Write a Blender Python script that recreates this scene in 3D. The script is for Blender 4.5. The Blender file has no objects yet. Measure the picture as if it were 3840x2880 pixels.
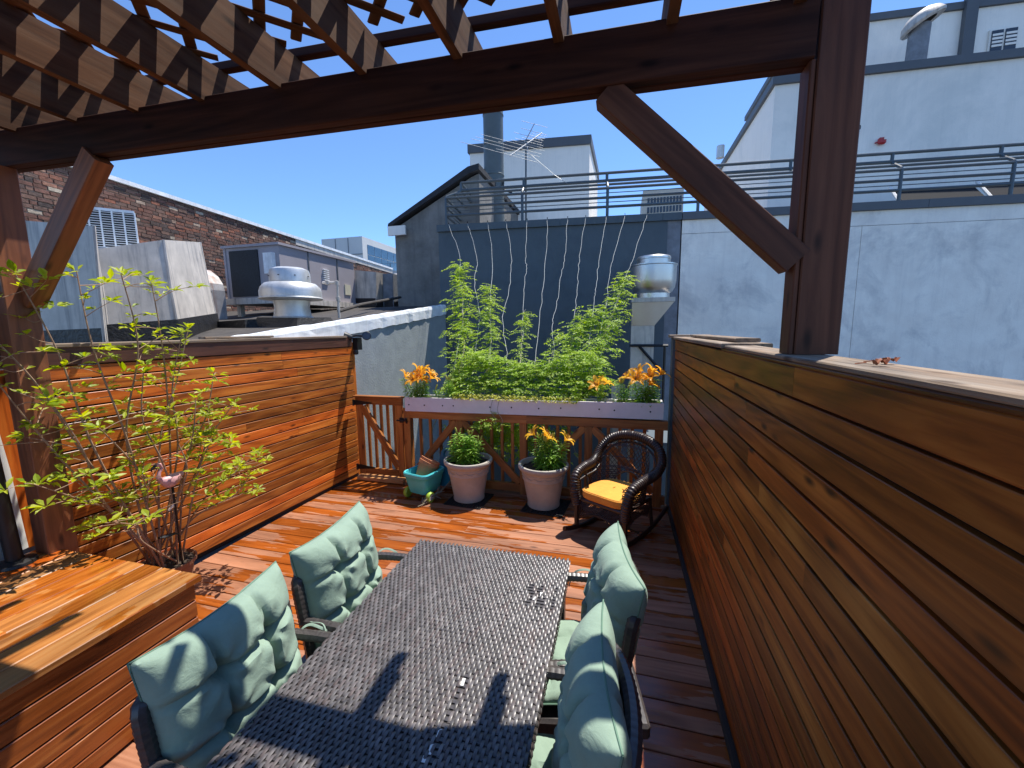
import bpy, bmesh, math, random
from mathutils import Vector, Matrix, Euler
random.seed(7)
SC = bpy.context.scene
COL = SC.collection
rad = math.radians

# ------------------------------------------------------------------ camera, sky, sun, exposure
cam_d = bpy.data.cameras.new('camera'); cam = bpy.data.objects.new('camera', cam_d); COL.objects.link(cam)
cam_d.lens = 14.34; cam_d.sensor_width = 36.0; cam_d.clip_start = 0.03; cam_d.clip_end = 3000
PITCH, YAW, ROLL = rad(7.675), rad(14.93), rad(-0.654)
_f = Vector((-math.sin(YAW)*math.cos(PITCH), math.cos(YAW)*math.cos(PITCH), -math.sin(PITCH)))
_r = Vector((math.cos(YAW), math.sin(YAW), 0)); _u = _r.cross(_f)
_r2 = _r*math.cos(ROLL)+_u*math.sin(ROLL); _u2 = -_r*math.sin(ROLL)+_u*math.cos(ROLL)
_m = Matrix((_r2, _u2, -_f)).transposed().to_4x4(); _m.translation = (0, 0, 1.95)
cam.matrix_world = _m
SC.camera = cam

SUN = Vector((0.22, 0.36, 1.0)).normalized()
wd = bpy.data.worlds.new('World'); SC.world = wd; wd.use_nodes = True
nt = wd.node_tree; nt.nodes.clear()
_o = nt.nodes.new('ShaderNodeOutputWorld'); _b = nt.nodes.new('ShaderNodeBackground'); _s = nt.nodes.new('ShaderNodeTexSky')
_s.sky_type = 'NISHITA'; _s.sun_disc = False
_s.sun_elevation = math.asin(SUN.z); _s.sun_rotation = math.atan2(SUN.x, SUN.y)
_s.altitude = 3000; _s.air_density = 1.2; _s.dust_density = 0.0; _s.ozone_density = 10.0
nt.links.new(_s.outputs[0], _b.inputs[0]); _b.inputs[1].default_value = 0.15
nt.links.new(_b.outputs[0], _o.inputs[0])
sd = bpy.data.lights.new('sun', 'SUN'); sd.energy = 4.4; sd.angle = rad(0.53); sd.color = (1.0, 0.95, 0.87)
so = bpy.data.objects.new('sun', sd); COL.objects.link(so); so.rotation_euler = SUN.to_track_quat('Z', 'Y').to_euler(); so.location = (6, 8, 20)
SC.view_settings.view_transform = 'Standard'; SC.view_settings.look = 'None'
SC.view_settings.exposure = 0.72; SC.view_settings.gamma = 1.0; SC.view_settings.use_curve_mapping = False

# ------------------------------------------------------------------ mesh helpers
class MB:
    def __init__(s): s.v = []; s.f = []; s.m = []
    def add(s, vs, fs, mi=0):
        o = len(s.v); s.v.extend([tuple(p) for p in vs]); s.f.extend([tuple(i+o for i in q) for q in fs]); s.m.extend([mi]*len(fs)); return s
    def box(s, x0, x1, y0, y1, z0, z1, mi=0):
        return s.add([(x0,y0,z0),(x1,y0,z0),(x1,y1,z0),(x0,y1,z0),(x0,y0,z1),(x1,y0,z1),(x1,y1,z1),(x0,y1,z1)],
            [(0,3,2,1),(4,5,6,7),(0,1,5,4),(1,2,6,5),(2,3,7,6),(3,0,4,7)], mi)
    def hexa(s, P, mi=0):     # 4 bottom, 4 top (counter-clockwise from above)
        return s.add(P, [(0,3,2,1),(4,5,6,7),(0,1,5,4),(1,2,6,5),(2,3,7,6),(3,0,4,7)], mi)
    def cbox(s, x0, x1, y0, y1, z0, z1, c=0.01, mi=0):   # chamfered box
        vs = []; 
        for (z, k) in ((z0, 1), (z0+c, 0), (z1-c, 0), (z1, 1)):
            e = c if k else 0
            vs += [(x0+c,y0+e,z),(x1-c,y0+e,z),(x1-e,y0+c,z),(x1-e,y1-c,z),(x1-c,y1-e,z),(x0+c,y1-e,z),(x0+e,y1-c,z),(x0+e,y0+c,z)]
        fs = [tuple(range(7,-1,-1)), tuple(range(24,32))]
        for r in range(3):
            for i in range(8): j=(i+1)%8; fs.append((r*8+i, r*8+j, r*8+8+j, r*8+8+i))
        return s.add(vs, fs, mi)
    def tube(s, path, r, n=8, caps=True, mi=0, flat=None):
        P = [Vector(p) for p in path]; N = len(P)
        R = r if isinstance(r, (list, tuple)) else [r]*N
        up = None; vs = []
        for i in range(N):
            t = (P[min(i+1,N-1)]-P[max(i-1,0)])
            if t.length < 1e-9: t = Vector((0,0,1))
            t.normalize()
            if up is None:
                up = Vector((0,0,1)) if abs(t.z) < .9 else Vector((1,0,0))
            up = (up - t*up.dot(t)); up.normalize(); b = t.cross(up)
            for k in range(n):
                a = 2*math.pi*k/n
                vs.append(P[i]+(up*math.cos(a)*(flat or 1)+b*math.sin(a))*R[i])
        fs = []
        for i in range(N-1):
            for k in range(n):
                k2=(k+1)%n; fs.append((i*n+k, i*n+k2, (i+1)*n+k2, (i+1)*n+k))
        if caps: fs.append(tuple(range(n-1,-1,-1))); fs.append(tuple((N-1)*n+k for k in range(n)))
        return s.add(vs, fs, mi)
    def lathe(s, prof, n=32, c=(0,0,0), mi=0, M=None, caps=False):
        vs = []; N = len(prof)
        for (r, z) in prof:
            for k in range(n):
                a = 2*math.pi*k/n; p = Vector((r*math.cos(a), r*math.sin(a), z))
                if M: p = M @ p
                vs.append(p+Vector(c))
        fs = []
        for i in range(N-1):
            for k in range(n):
                k2=(k+1)%n; fs.append((i*n+k, i*n+k2, (i+1)*n+k2, (i+1)*n+k))
        if caps: fs.append(tuple(range(n-1,-1,-1))); fs.append(tuple((N-1)*n+k for k in range(n)))
        return s.add(vs, fs, mi)
    def prism(s, poly, axis, a, b, mi=0):   # poly in the two other axes, extruded along axis a..b
        n = len(poly); vs = []
        for t in (a, b):
            for (p, q) in poly:
                vs.append({'x':(t,p,q),'y':(p,t,q),'z':(p,q,t)}[axis])
        fs = [tuple(range(n-1,-1,-1)), tuple(range(n,2*n))]
        for i in range(n): j=(i+1)%n; fs.append((i,j,n+j,n+i))
        return s.add(vs, fs, mi)
    def grid(s, rows, mi=0, close=False):   # rows: list of lists of points
        h=len(rows); w=len(rows[0]); vs=[p for r in rows for p in r]; fs=[]
        for i in range(h-1):
            for j in range(w if close else w-1):
                j2=(j+1)%w; fs.append((i*w+j,i*w+j2,(i+1)*w+j2,(i+1)*w+j))
        return s.add(vs, fs, mi)
    def mesh(s, name, mats, smooth=False, origin=None):
        me = bpy.data.meshes.new(name)
        ox, oy, oz = origin or (0,0,0)
        me.from_pydata([(p[0]-ox,p[1]-oy,p[2]-oz) for p in s.v], [], s.f)
        if not isinstance(mats, (list, tuple)): mats = [mats]
        for m in mats: me.materials.append(m)
        if len(mats) > 1: me.polygons.foreach_set('material_index', s.m)
        if smooth:
            me.polygons.foreach_set('use_smooth', [True]*len(me.polygons)); me.set_sharp_from_angle(angle=rad(38))
        me.update(); return me
    def build(s, name, mats, parent=None, smooth=False, recenter=True, fix=False):
        o3 = (0,0,0)
        if recenter and s.v:
            xs=[p[0] for p in s.v]; ys=[p[1] for p in s.v]; zs=[p[2] for p in s.v]
            o3 = ((min(xs)+max(xs))/2, (min(ys)+max(ys))/2, min(zs))
        me = s.mesh(name, mats, smooth, o3)
        if fix:
            bm = bmesh.new(); bm.from_mesh(me); bmesh.ops.recalc_face_normals(bm, faces=bm.faces); bm.to_mesh(me); bm.free()
        return link(name, me, parent, Matrix.Translation(o3))

WM = {}      # authored matrices in the parent's authoring frame
def link(name, me, parent=None, M=None):
    o = bpy.data.objects.new(name, me); COL.objects.link(o)
    M = M or Matrix(); WM[o] = M
    if parent is not None:
        o.parent = parent; o.matrix_local = WM[parent].inverted() @ M
    else: o.matrix_local = M
    return o
def tag(o, label=None, cat=None, group=None, kind=None):
    if label: o['label'] = label
    if cat: o['category'] = cat
    if group: o['group'] = group
    if kind: o['kind'] = kind
    return o
def thing(name, loc, label, cat, group=None, rotz=0):
    return tag(link(name, None, None, Matrix.Translation(loc) @ Matrix.Rotation(rotz, 4, 'Z')), label, cat, group)
def copy_tree(o, parent=None):
    c = o.copy(); COL.objects.link(c); WM[c] = WM[o].copy()
    if parent is not None: c.parent = parent
    for ch in o.children: copy_tree(ch, c)
    return c
_pl = {}
def plank_mesh(L, w, t, mat, c=0.004):
    key = (round(L,2), round(w,3), round(t,3), mat.name)
    if key in _pl: return _pl[key]
    L, w, t = key[0], key[1], key[2]
    m = MB(); y, z, e = w/2, t/2, L/2
    sec = [(-y+c,-z),(y-c,-z),(y,-z+c),(y,z-c),(y-c,z),(-y+c,z),(-y,z-c),(-y,-z+c)]
    m.prism(sec, 'x', -e, e)
    _pl[key] = m.mesh('plank', mat); return _pl[key]
def frame(p0, p1, up=(0,0,1)):
    a, b = Vector(p0), Vector(p1); x = (b-a).normalized(); u = Vector(up)
    y = u.cross(x)
    if y.length < 1e-6: y = Vector((0,1,0))
    y.normalize(); z = x.cross(y)
    M = Matrix((x,y,z)).transposed().to_4x4(); M.translation = (a+b)/2; return M
def bar(name, p0, p1, w, t, mat, parent=None, up=(0,0,1), c=0.004):
    """straight timber from p0 to p1; w across, t along 'up'; local x is the grain"""
    L = (Vector(p1)-Vector(p0)).length
    return link(name, plank_mesh(L, w, t, mat, c), parent, frame(p0, p1, up))

def spline(P, k=8):
    P = [Vector(p) for p in P]; Q = []
    for i in range(len(P)-1):
        p0 = P[max(i-1,0)]; p1 = P[i]; p2 = P[i+1]; p3 = P[min(i+2,len(P)-1)]
        for j in range(k):
            t = j/k; Q.append(.5*((2*p1)+(-p0+p2)*t+(2*p0-5*p1+4*p2-p3)*t*t+(-p0+3*p1-3*p2+p3)*t**3))
    Q.append(P[-1]); return Q

# ------------------------------------------------------------------ materials
MATS = {}
def node(nt, t, **kw):
    n = nt.nodes.new(t)
    for k, v in kw.items():
        if k == 'inp':
            for a, b in v.items(): n.inputs[a].default_value = b
        else: setattr(n, k, v)
    return n
def newmat(name):
    m = bpy.data.materials.new(name); m.use_nodes = True; nt = m.node_tree
    b = nt.nodes['Principled BSDF']; MATS[name] = m; return m, nt, b, nt.links.new
def ramp(nt, stops, interp='LINEAR'):
    r = nt.nodes.new('ShaderNodeValToRGB'); r.color_ramp.interpolation = interp
    e = r.color_ramp.elements
    while len(e) < len(stops): e.new(0.5)
    for i, (p, c) in enumerate(stops):
        e[i].position = p; e[i].color = (*c, 1) if len(c) == 3 else c
    return r
def sc(c, k): return tuple(min(1, x*k) for x in c)
def plain(name, col, rough=0.6, metal=0.0, var=0.12, scale=6.0, bump=0.0, bscale=80.0, spec=0.5, streak=0.0, streakcol=(0.05,0.05,0.05), coat=0.0, blotch=None):
    m, nt, b, L = newmat(name)
    tc = node(nt, 'ShaderNodeTexCoord'); n = node(nt, 'ShaderNodeTexNoise', inp={'Scale': scale, 'Detail': 6.0, 'Roughness': 0.65})
    L(tc.outputs['Object'], n.inputs['Vector'])
    r = ramp(nt, [(0.3, sc(col, 1-var)), (0.7, sc(col, 1+var))]); L(n.outputs['Fac'], r.inputs[0]); out = r.outputs[0]
    if streak > 0:
        mp = node(nt, 'ShaderNodeMapping'); mp.inputs['Scale'].default_value = (9, 9, 0.6); L(tc.outputs['Object'], mp.inputs[0])
        n2 = node(nt, 'ShaderNodeTexNoise', inp={'Scale': 1.0, 'Detail': 5.0, 'Roughness': 0.7}); L(mp.outputs[0], n2.inputs['Vector'])
        r2 = ramp(nt, [(0.5, (0,0,0)), (0.75, (streak,)*3)]); L(n2.outputs['Fac'], r2.inputs[0])
        mx = node(nt, 'ShaderNodeMix', data_type='RGBA'); L(r2.outputs[0], mx.inputs[0]); L(out, mx.inputs[6]); mx.inputs[7].default_value = (*streakcol, 1); out = mx.outputs[2]
    if blotch:      # (colour, amount, scale): stains with a shape of their own
        nb = node(nt, 'ShaderNodeTexNoise', inp={'Scale': blotch[2], 'Detail': 9.0, 'Roughness': 0.68, 'Distortion': 0.5}); L(tc.outputs['Object'], nb.inputs['Vector'])
        rb = ramp(nt, [(0.5, (0,0,0)), (0.66, (blotch[1],)*3)]); L(nb.outputs['Fac'], rb.inputs[0])
        mb = node(nt, 'ShaderNodeMix', data_type='RGBA'); L(rb.outputs[0], mb.inputs[0]); L(out, mb.inputs[6]); mb.inputs[7].default_value = (*blotch[0], 1); out = mb.outputs[2]
    L(out, b.inputs['Base Color'])
    rr = node(nt, 'ShaderNodeMapRange', inp={3: max(0, rough-0.1), 4: min(1, rough+0.1)}); L(n.outputs['Fac'], rr.inputs[0]); L(rr.outputs[0], b.inputs['Roughness'])
    b.inputs['Metallic'].default_value = metal; b.inputs['Specular IOR Level'].default_value = spec
    if coat: b.inputs['Coat Weight'].default_value = coat; b.inputs['Coat Roughness'].default_value = 0.15
    if bump > 0:
        n3 = node(nt, 'ShaderNodeTexNoise', inp={'Scale': bscale, 'Detail': 4.0}); L(tc.outputs['Object'], n3.inputs['Vector'])
        bp = node(nt, 'ShaderNodeBump', inp={'Strength': bump, 'Distance': 0.01}); L(n3.outputs['Fac'], bp.inputs['Height']); L(bp.outputs[0], b.inputs['Normal'])
    return m
def wood(name, dark, mid, light, rough=0.5, vary=0.35, knots=True, wet=None, bump=0.25, spec=0.5, grey=None, hue=None):
    """grain along local x; every board differs through its random value"""
    m, nt, b, L = newmat(name)
    tc = node(nt, 'ShaderNodeTexCoord'); oi = node(nt, 'ShaderNodeObjectInfo')
    rv = node(nt, 'ShaderNodeVectorMath', operation='SCALE'); rv.inputs[0].default_value = (37.0, 11.3, 23.7); L(oi.outputs['Random'], rv.inputs['Scale'])
    ad = node(nt, 'ShaderNodeVectorMath', operation='ADD'); L(tc.outputs['Object'], ad.inputs[0]); L(rv.outputs[0], ad.inputs[1])
    mp = node(nt, 'ShaderNodeMapping'); mp.inputs['Scale'].default_value = (1.6, 26, 26); L(ad.outputs[0], mp.inputs[0])
    n1 = node(nt, 'ShaderNodeTexNoise', inp={'Scale': 1.0, 'Detail': 7.0, 'Roughness': 0.62, 'Distortion': 0.8}); L(mp.outputs[0], n1.inputs['Vector'])
    mp2 = node(nt, 'ShaderNodeMapping'); mp2.inputs['Scale'].default_value = (1.1, 5, 5); L(ad.outputs[0], mp2.inputs[0])
    n2 = node(nt, 'ShaderNodeTexNoise', inp={'Scale': 1.3, 'Detail': 4.0, 'Roughness': 0.6}); L(mp2.outputs[0], n2.inputs['Vector'])
    # cathedral grain: rings of a stretched, distorted distance
    mp3 = node(nt, 'ShaderNodeMapping'); mp3.inputs['Scale'].default_value = (0.55, 6, 6); L(ad.outputs[0], mp3.inputs[0])
    n3 = node(nt, 'ShaderNodeTexNoise', inp={'Scale': 1.0, 'Detail': 1.0, 'Distortion': 0.3}); L(mp3.outputs[0], n3.inputs['Vector'])
    mu = node(nt, 'ShaderNodeMath', operation='MULTIPLY'); L(n3.outputs['Fac'], mu.inputs[0]); mu.inputs[1].default_value = 60.0
    si = node(nt, 'ShaderNodeMath', operation='SINE'); L(mu.outputs[0], si.inputs[0])
    mr = node(nt, 'ShaderNodeMapRange', inp={1: -1.0, 2: 1.0, 3: -0.09, 4: 0.09}); L(si.outputs[0], mr.inputs[0])
    a1 = node(nt, 'ShaderNodeMath', operation='ADD'); L(n1.outputs['Fac'], a1.inputs[0]); L(mr.outputs[0], a1.inputs[1])
    r = ramp(nt, [(0.22, dark), (0.5, mid), (0.78, light)]); L(a1.outputs[0], r.inputs[0])
    # blotches
    r2 = ramp(nt, [(0.3, (0.62,)*3), (0.55, (1.0,)*3), (0.8, (1.18,)*3)]); L(n2.outputs['Fac'], r2.inputs[0])
    mx = node(nt, 'ShaderNodeMix', data_type='RGBA', blend_type='MULTIPLY'); mx.inputs[0].default_value = 0.9
    L(r.outputs[0], mx.inputs[6]); L(r2.outputs[0], mx.inputs[7]); out = mx.outputs[2]
    # board to board
    if hue:
        hr = ramp(nt, hue); L(oi.outputs['Random'], hr.inputs[0])
        mh = node(nt, 'ShaderNodeMix', data_type='RGBA', blend_type='MULTIPLY'); mh.inputs[0].default_value = 1.0
        L(out, mh.inputs[6]); L(hr.outputs[0], mh.inputs[7]); out = mh.outputs[2]
    hs = node(nt, 'ShaderNodeHueSaturation'); mv = node(nt, 'ShaderNodeMapRange', inp={3: 1-vary, 4: 1+vary*0.7}); L(oi.outputs['Random'], mv.inputs[0])
    L(mv.outputs[0], hs.inputs['Value']); L(out, hs.inputs['Color']); out = hs.outputs[0]
    rough_out = None
    if knots:
        mk = node(nt, 'ShaderNodeMapping'); mk.inputs['Scale'].default_value = (3.2, 9, 9); L(ad.outputs[0], mk.inputs[0])
        vo = node(nt, 'ShaderNodeTexVoronoi', inp={'Scale': 1.0}); L(mk.outputs[0], vo.inputs['Vector'])
        rk = ramp(nt, [(0.05, (1,1,1)), (0.16, (0,0,0))]); L(vo.outputs['Distance'], rk.inputs[0])
        m2 = node(nt, 'ShaderNodeMix', data_type='RGBA'); L(rk.outputs[0], m2.inputs[0]); L(out, m2.inputs[6]); m2.inputs[7].default_value = (*sc(dark, 0.45), 1); out = m2.outputs[2]
    if grey:
        ng = node(nt, 'ShaderNodeTexNoise', inp={'Scale': 2.5, 'Detail': 6.0, 'Roughness': 0.7}); L(mp2.outputs[0], ng.inputs['Vector'])
        rg = ramp(nt, [(0.42, (0,0,0)), (0.68, (grey[1],)*3)]); L(ng.outputs['Fac'], rg.inputs[0])
        mg = node(nt, 'ShaderNodeMix', data_type='RGBA'); L(rg.outputs[0], mg.inputs[0]); L(out, mg.inputs[6]); mg.inputs[7].default_value = (*grey[0], 1); out = mg.outputs[2]
    if wet:   # puddles left on the boards: (colour of wet wood, threshold)
        ge = node(nt, 'ShaderNodeNewGeometry')
        mw = node(nt, 'ShaderNodeMapping'); mw.inputs['Scale'].default_value = wet[2]; L(ge.outputs['Position'], mw.inputs[0])
        aw = node(nt, 'ShaderNodeVectorMath', operation='ADD'); L(mw.outputs[0], aw.inputs[0]); L(rv.outputs[0], aw.inputs[1])
        nw = node(nt, 'ShaderNodeTexNoise', inp={'Scale': 1.0, 'Detail': 5.0, 'Roughness': 0.6}); L(aw.outputs[0], nw.inputs['Vector'])
        rw = ramp(nt, [(wet[1], (0,0,0)), (wet[1]+0.012, (1,1,1))]); L(nw.outputs['Fac'], rw.inputs[0])
        wc = node(nt, 'ShaderNodeMix', data_type='RGBA', blend_type='MULTIPLY'); wc.inputs[0].default_value = 1.0; L(out, wc.inputs[6]); wc.inputs[7].default_value = (*wet[0], 1)
        mw2 = node(nt, 'ShaderNodeMix', data_type='RGBA'); L(rw.outputs[0], mw2.inputs[0]); L(out, mw2.inputs[6]); L(wc.outputs[2], mw2.inputs[7]); out = mw2.outputs[2]
        rr = node(nt, 'ShaderNodeMapRange', inp={3: rough, 4: wet[3]}); L(rw.outputs[0], rr.inputs[0]); rough_out = rr.outputs[0]
    L(out, b.inputs['Base Color'])
    if rough_out is None:
        rr = node(nt, 'ShaderNodeMapRange', inp={3: max(0.05, rough-0.15), 4: min(1, rough+0.15)}); L(n2.outputs['Fac'], rr.inputs[0]); rough_out = rr.outputs[0]
    L(rough_out, b.inputs['Roughness']); b.inputs['Specular IOR Level'].default_value = spec
    bp = node(nt, 'ShaderNodeBump', inp={'Strength': bump, 'Distance': 0.004}); L(a1.outputs[0], bp.inputs['Height']); L(bp.outputs[0], b.inputs['Normal'])
    return m
def leafmat(name, c1, c2, trans=0.4, rough=0.45, tcol=None):
    m, nt, b, L = newmat(name); nt.nodes.remove(b)
    ge = node(nt, 'ShaderNodeNewGeometry'); oi = node(nt, 'ShaderNodeObjectInfo')
    ad = node(nt, 'ShaderNodeMath', operation='ADD'); L(ge.outputs['Random Per Island'], ad.inputs[0]); L(oi.outputs['Random'], ad.inputs[1])
    fr = node(nt, 'ShaderNodeMath', operation='FRACT'); L(ad.outputs[0], fr.inputs[0])
    r = ramp(nt, [(0.0, c1), (1.0, c2)]); L(fr.outputs[0], r.inputs[0])
    p = node(nt, 'ShaderNodeBsdfPrincipled', inp={'Roughness': rough, 'Specular IOR Level': 0.4}); L(r.outputs[0], p.inputs['Base Color'])
    t = node(nt, 'ShaderNodeBsdfTranslucent')
    if tcol: t.inputs[0].default_value = (*tcol, 1)
    else:
        hs = node(nt, 'ShaderNodeHueSaturation', inp={'Hue': 0.485, 'Saturation': 1.15, 'Value': 1.5}); L(r.outputs[0], hs.inputs['Color']); L(hs.outputs[0], t.inputs[0])
    mx = node(nt, 'ShaderNodeMixShader', inp={0: trans}); L(p.outputs[0], mx.inputs[1]); L(t.outputs[0], mx.inputs[2])
    L(mx.outputs[0], nt.nodes['Material Output'].inputs[0]); return m
def islandmat(name, stops, rough=0.9, bump=0.3, bscale=60, spec=0.3):
    m, nt, b, L = newmat(name)
    ge = node(nt, 'ShaderNodeNewGeometry'); oi = node(nt, 'ShaderNodeObjectInfo')
    ad = node(nt, 'ShaderNodeMath', operation='ADD'); L(ge.outputs['Random Per Island'], ad.inputs[0]); L(oi.outputs['Random'], ad.inputs[1])
    fr = node(nt, 'ShaderNodeMath', operation='FRACT'); L(ad.outputs[0], fr.inputs[0])
    r = ramp(nt, stops); L(fr.outputs[0], r.inputs[0])
    n = node(nt, 'ShaderNodeTexNoise', inp={'Scale': bscale*0.3, 'Detail': 5.0}); L(ge.outputs['Position'], n.inputs['Vector'])
    rn = ramp(nt, [(0.3, (0.65,)*3), (0.7, (1.15,)*3)]); L(n.outputs['Fac'], rn.inputs[0])
    mx = node(nt, 'ShaderNodeMix', data_type='RGBA', blend_type='MULTIPLY'); mx.inputs[0].default_value = 1.0; L(r.outputs[0], mx.inputs[6]); L(rn.outputs[0], mx.inputs[7])
    L(mx.outputs[2], b.inputs['Base Color']); b.inputs['Roughness'].default_value = rough; b.inputs['Specular IOR Level'].default_value = spec
    n3 = node(nt, 'ShaderNodeTexNoise', inp={'Scale': bscale, 'Detail': 4.0}); L(ge.outputs['Position'], n3.inputs['Vector'])
    bp = node(nt, 'ShaderNodeBump', inp={'Strength': bump, 'Distance': 0.01}); L(n3.outputs['Fac'], bp.inputs['Height']); L(bp.outputs[0], b.inputs['Normal'])
    return m

HUE = [(0.0, (0.8,0.82,0.9)), (0.3, (1.0,0.9,0.75)), (0.55, (1.12,0.95,0.7)), (0.8, (1.15,0.78,0.55)), (1.0, (1.0,1.05,1.0))]
m_cedar = wood('stained_cedar', (0.22,0.055,0.010), (0.54,0.165,0.024), (0.74,0.29,0.055), rough=0.42, vary=0.34, hue=HUE)  # colour brightened to make up for the weak grazing sun on the left wall
m_cedar_r = wood('stained_cedar_shaded', (0.085,0.026,0.006), (0.255,0.088,0.014), (0.41,0.17,0.036), rough=0.42, vary=0.38, hue=HUE, spec=0.3)  # darker copy of the cedar, shade of the right wall put into the colour
m_deck = wood('deck_redwood', (0.225,0.082,0.038), (0.345,0.145,0.073), (0.41,0.187,0.105), rough=0.55, vary=0.16, bump=0.15, wet=((0.86,0.50,0.13), 0.50, (0.75,6.0,1.0), 0.2))
m_bench = wood('wet_bench_wood', (0.22,0.08,0.02), (0.46,0.20,0.06), (0.58,0.30,0.11), rough=0.38, vary=0.22, wet=((0.85,0.6,0.3), 0.5, (3.0,1.0,1.0), 0.12), hue=HUE)
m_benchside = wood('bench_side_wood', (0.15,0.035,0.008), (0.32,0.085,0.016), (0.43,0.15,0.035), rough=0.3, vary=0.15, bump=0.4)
m_perg = wood('pergola_timber', (0.026,0.010,0.008), (0.056,0.020,0.013), (0.088,0.033,0.020), rough=0.75, vary=0.15, spec=0.15)  # beam colour taken down to paint in the deep shade
m_perg2 = wood('pergola_rafter_wood', (0.065,0.025,0.011), (0.135,0.058,0.026), (0.20,0.095,0.046), rough=0.8, vary=0.15, spec=0.2, grey=((0.17,0.115,0.075),0.4))  # rafter and lattice colour lowered too, shade included in the tone
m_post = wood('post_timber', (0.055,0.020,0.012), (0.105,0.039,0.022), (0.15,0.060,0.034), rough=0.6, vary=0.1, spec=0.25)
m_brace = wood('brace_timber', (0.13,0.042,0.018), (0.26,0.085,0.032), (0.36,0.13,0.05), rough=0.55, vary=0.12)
m_fascia = wood('dark_fascia_wood', (0.06,0.02,0.012), (0.10,0.035,0.02), (0.14,0.055,0.03), rough=0.55, vary=0.1)
m_grey = wood('weathered_cap_wood', (0.07,0.05,0.036), (0.22,0.17,0.125), (0.34,0.275,0.21), rough=0.9, vary=0.15, bump=0.6, grey=((0.34,0.20,0.10),0.5))
m_gate = wood('gate_wood', (0.20,0.06,0.014), (0.38,0.13,0.028), (0.50,0.20,0.05), rough=0.45, vary=0.18)
m_lite = wood('light_stair_wood', (0.34,0.14,0.045), (0.52,0.25,0.09), (0.62,0.34,0.14), rough=0.5, vary=0.15)
m_under = plain('dark_underside', (0.035,0.025,0.02), 0.9)
m_blue = plain('blue_grey_paint', (0.082,0.108,0.126), 0.75, var=0.10, scale=2.5, bump=0.25, bscale=30, streak=0.15, streakcol=(0.13,0.15,0.16), blotch=((0.055,0.075,0.09),0.5,1.3))
m_bluelit = plain('blue_grey_sunlit', (0.30,0.33,0.335), 0.85, var=0.12, scale=5, bump=0.35, bscale=35)  # back wall paint lightened in colour to imitate grazing sunlight
m_pilaster = plain('bare_concrete', (0.20,0.215,0.24), 0.9, var=0.3, scale=4, bump=0.5, bscale=25)
m_white = plain('white_stucco', (0.93,0.87,0.775), 0.85, var=0.10, scale=2.2, bump=0.35, bscale=40, streak=0.22, streakcol=(0.45,0.44,0.43), blotch=((0.46,0.45,0.44),0.55,1.1))
m_white2 = plain('white_render_far', (0.93,0.88,0.79), 0.85, var=0.05, scale=0.8, bump=0.3, bscale=50, streak=0.2, streakcol=(0.52,0.54,0.50), blotch=((0.58,0.60,0.56),0.4,0.5))
m_coping = plain('slate_coping', (0.10,0.11,0.122), 0.6, var=0.1, scale=3)
m_rail = plain('painted_rail_steel', (0.075,0.095,0.105), 0.42, var=0.12, spec=0.6)
m_galv = plain('galvanised_duct', (0.56,0.51,0.45), 0.55, 0.1, var=0.2, scale=4, bump=0.15, bscale=10, streak=0.9, streakcol=(0.11,0.11,0.12))
m_tar = plain('roof_tar', (0.05,0.043,0.038), 0.8, var=0.5, scale=5, bump=0.9, bscale=22)
m_tarblack = plain('tar_black', (0.012,0.011,0.011), 0.55, var=0.3, scale=9, bump=0.9, bscale=30)
m_flash = plain('white_flashing_metal', (0.82,0.84,0.85), 0.45, 0.0, var=0.18, scale=5, streak=0.35, streakcol=(0.22,0.2,0.18))
m_alu = plain('spun_aluminium', (0.62,0.62,0.60), 0.42, 0.55, var=0.15, scale=7, streak=0.4, streakcol=(0.28,0.27,0.25))
m_steel = plain('bright_stainless', (0.66,0.65,0.62), 0.36, 1.0, var=0.08, scale=3)
m_hvac = plain('mauve_grey_sheet', (0.36,0.33,0.35), 0.6, 0.0, var=0.06, scale=2)
m_black = plain('black_metal', (0.012,0.012,0.013), 0.45, var=0.2)
m_coil = plain('dark_coil', (0.02,0.024,0.028), 0.7, var=0.5, scale=40)
m_stuccogrey = plain('grey_stucco', (0.22,0.21,0.19), 0.95, var=0.3, scale=2.2, bump=0.9, bscale=16, streak=0.4, streakcol=(0.08,0.08,0.078))
m_shingle = plain('dark_shingle', (0.03,0.03,0.034), 0.85, var=0.3, scale=12, bump=0.6)
m_flue = plain('flue_metal', (0.105,0.125,0.125), 0.5, 0.1, var=0.15, scale=3)
m_whitepaint = plain('white_planter_paint', (0.76,0.72,0.74), 0.5, var=0.05, scale=9)
m_brick = islandmat('old_brick', [(0.0,(0.15,0.075,0.055)),(0.25,(0.23,0.115,0.085)),(0.45,(0.09,0.068,0.06)),(0.62,(0.25,0.14,0.10)),(0.78,(0.12,0.085,0.07)),(0.92,(0.33,0.13,0.08)),(0.98,(0.48,0.40,0.30))], bump=0.8, bscale=45)
m_mortar = plain('pale_mortar', (0.55,0.47,0.38), 0.95, var=0.25, scale=5, bump=0.6)
m_glassb = plain('blue_window_glass', (0.05,0.12,0.20), 0.08, var=0.3, scale=0.4, spec=0.8)
m_darkglass = plain('dark_window_glass', (0.03,0.035,0.045), 0.1, var=0.3, scale=0.3, spec=0.8)
m_concrete = plain('pale_concrete', (0.62,0.62,0.60), 0.85, var=0.05, scale=0.6)
m_beige = plain('beige_concrete', (0.55,0.50,0.42), 0.85, var=0.06, scale=0.5)
m_ground = plain('asphalt_ground', (0.06,0.06,0.06), 0.9, var=0.3, scale=0.4)
m_red = plain('alarm_red', (0.45,0.03,0.03), 0.35)
m_pvc = plain('white_pvc', (0.70,0.70,0.67), 0.35, var=0.1, scale=5)
m_antenna = plain('antenna_aluminium', (0.40,0.41,0.42), 0.5, 0.4)
m_string = plain('pale_string', (0.60,0.60,0.55), 0.8)

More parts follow.
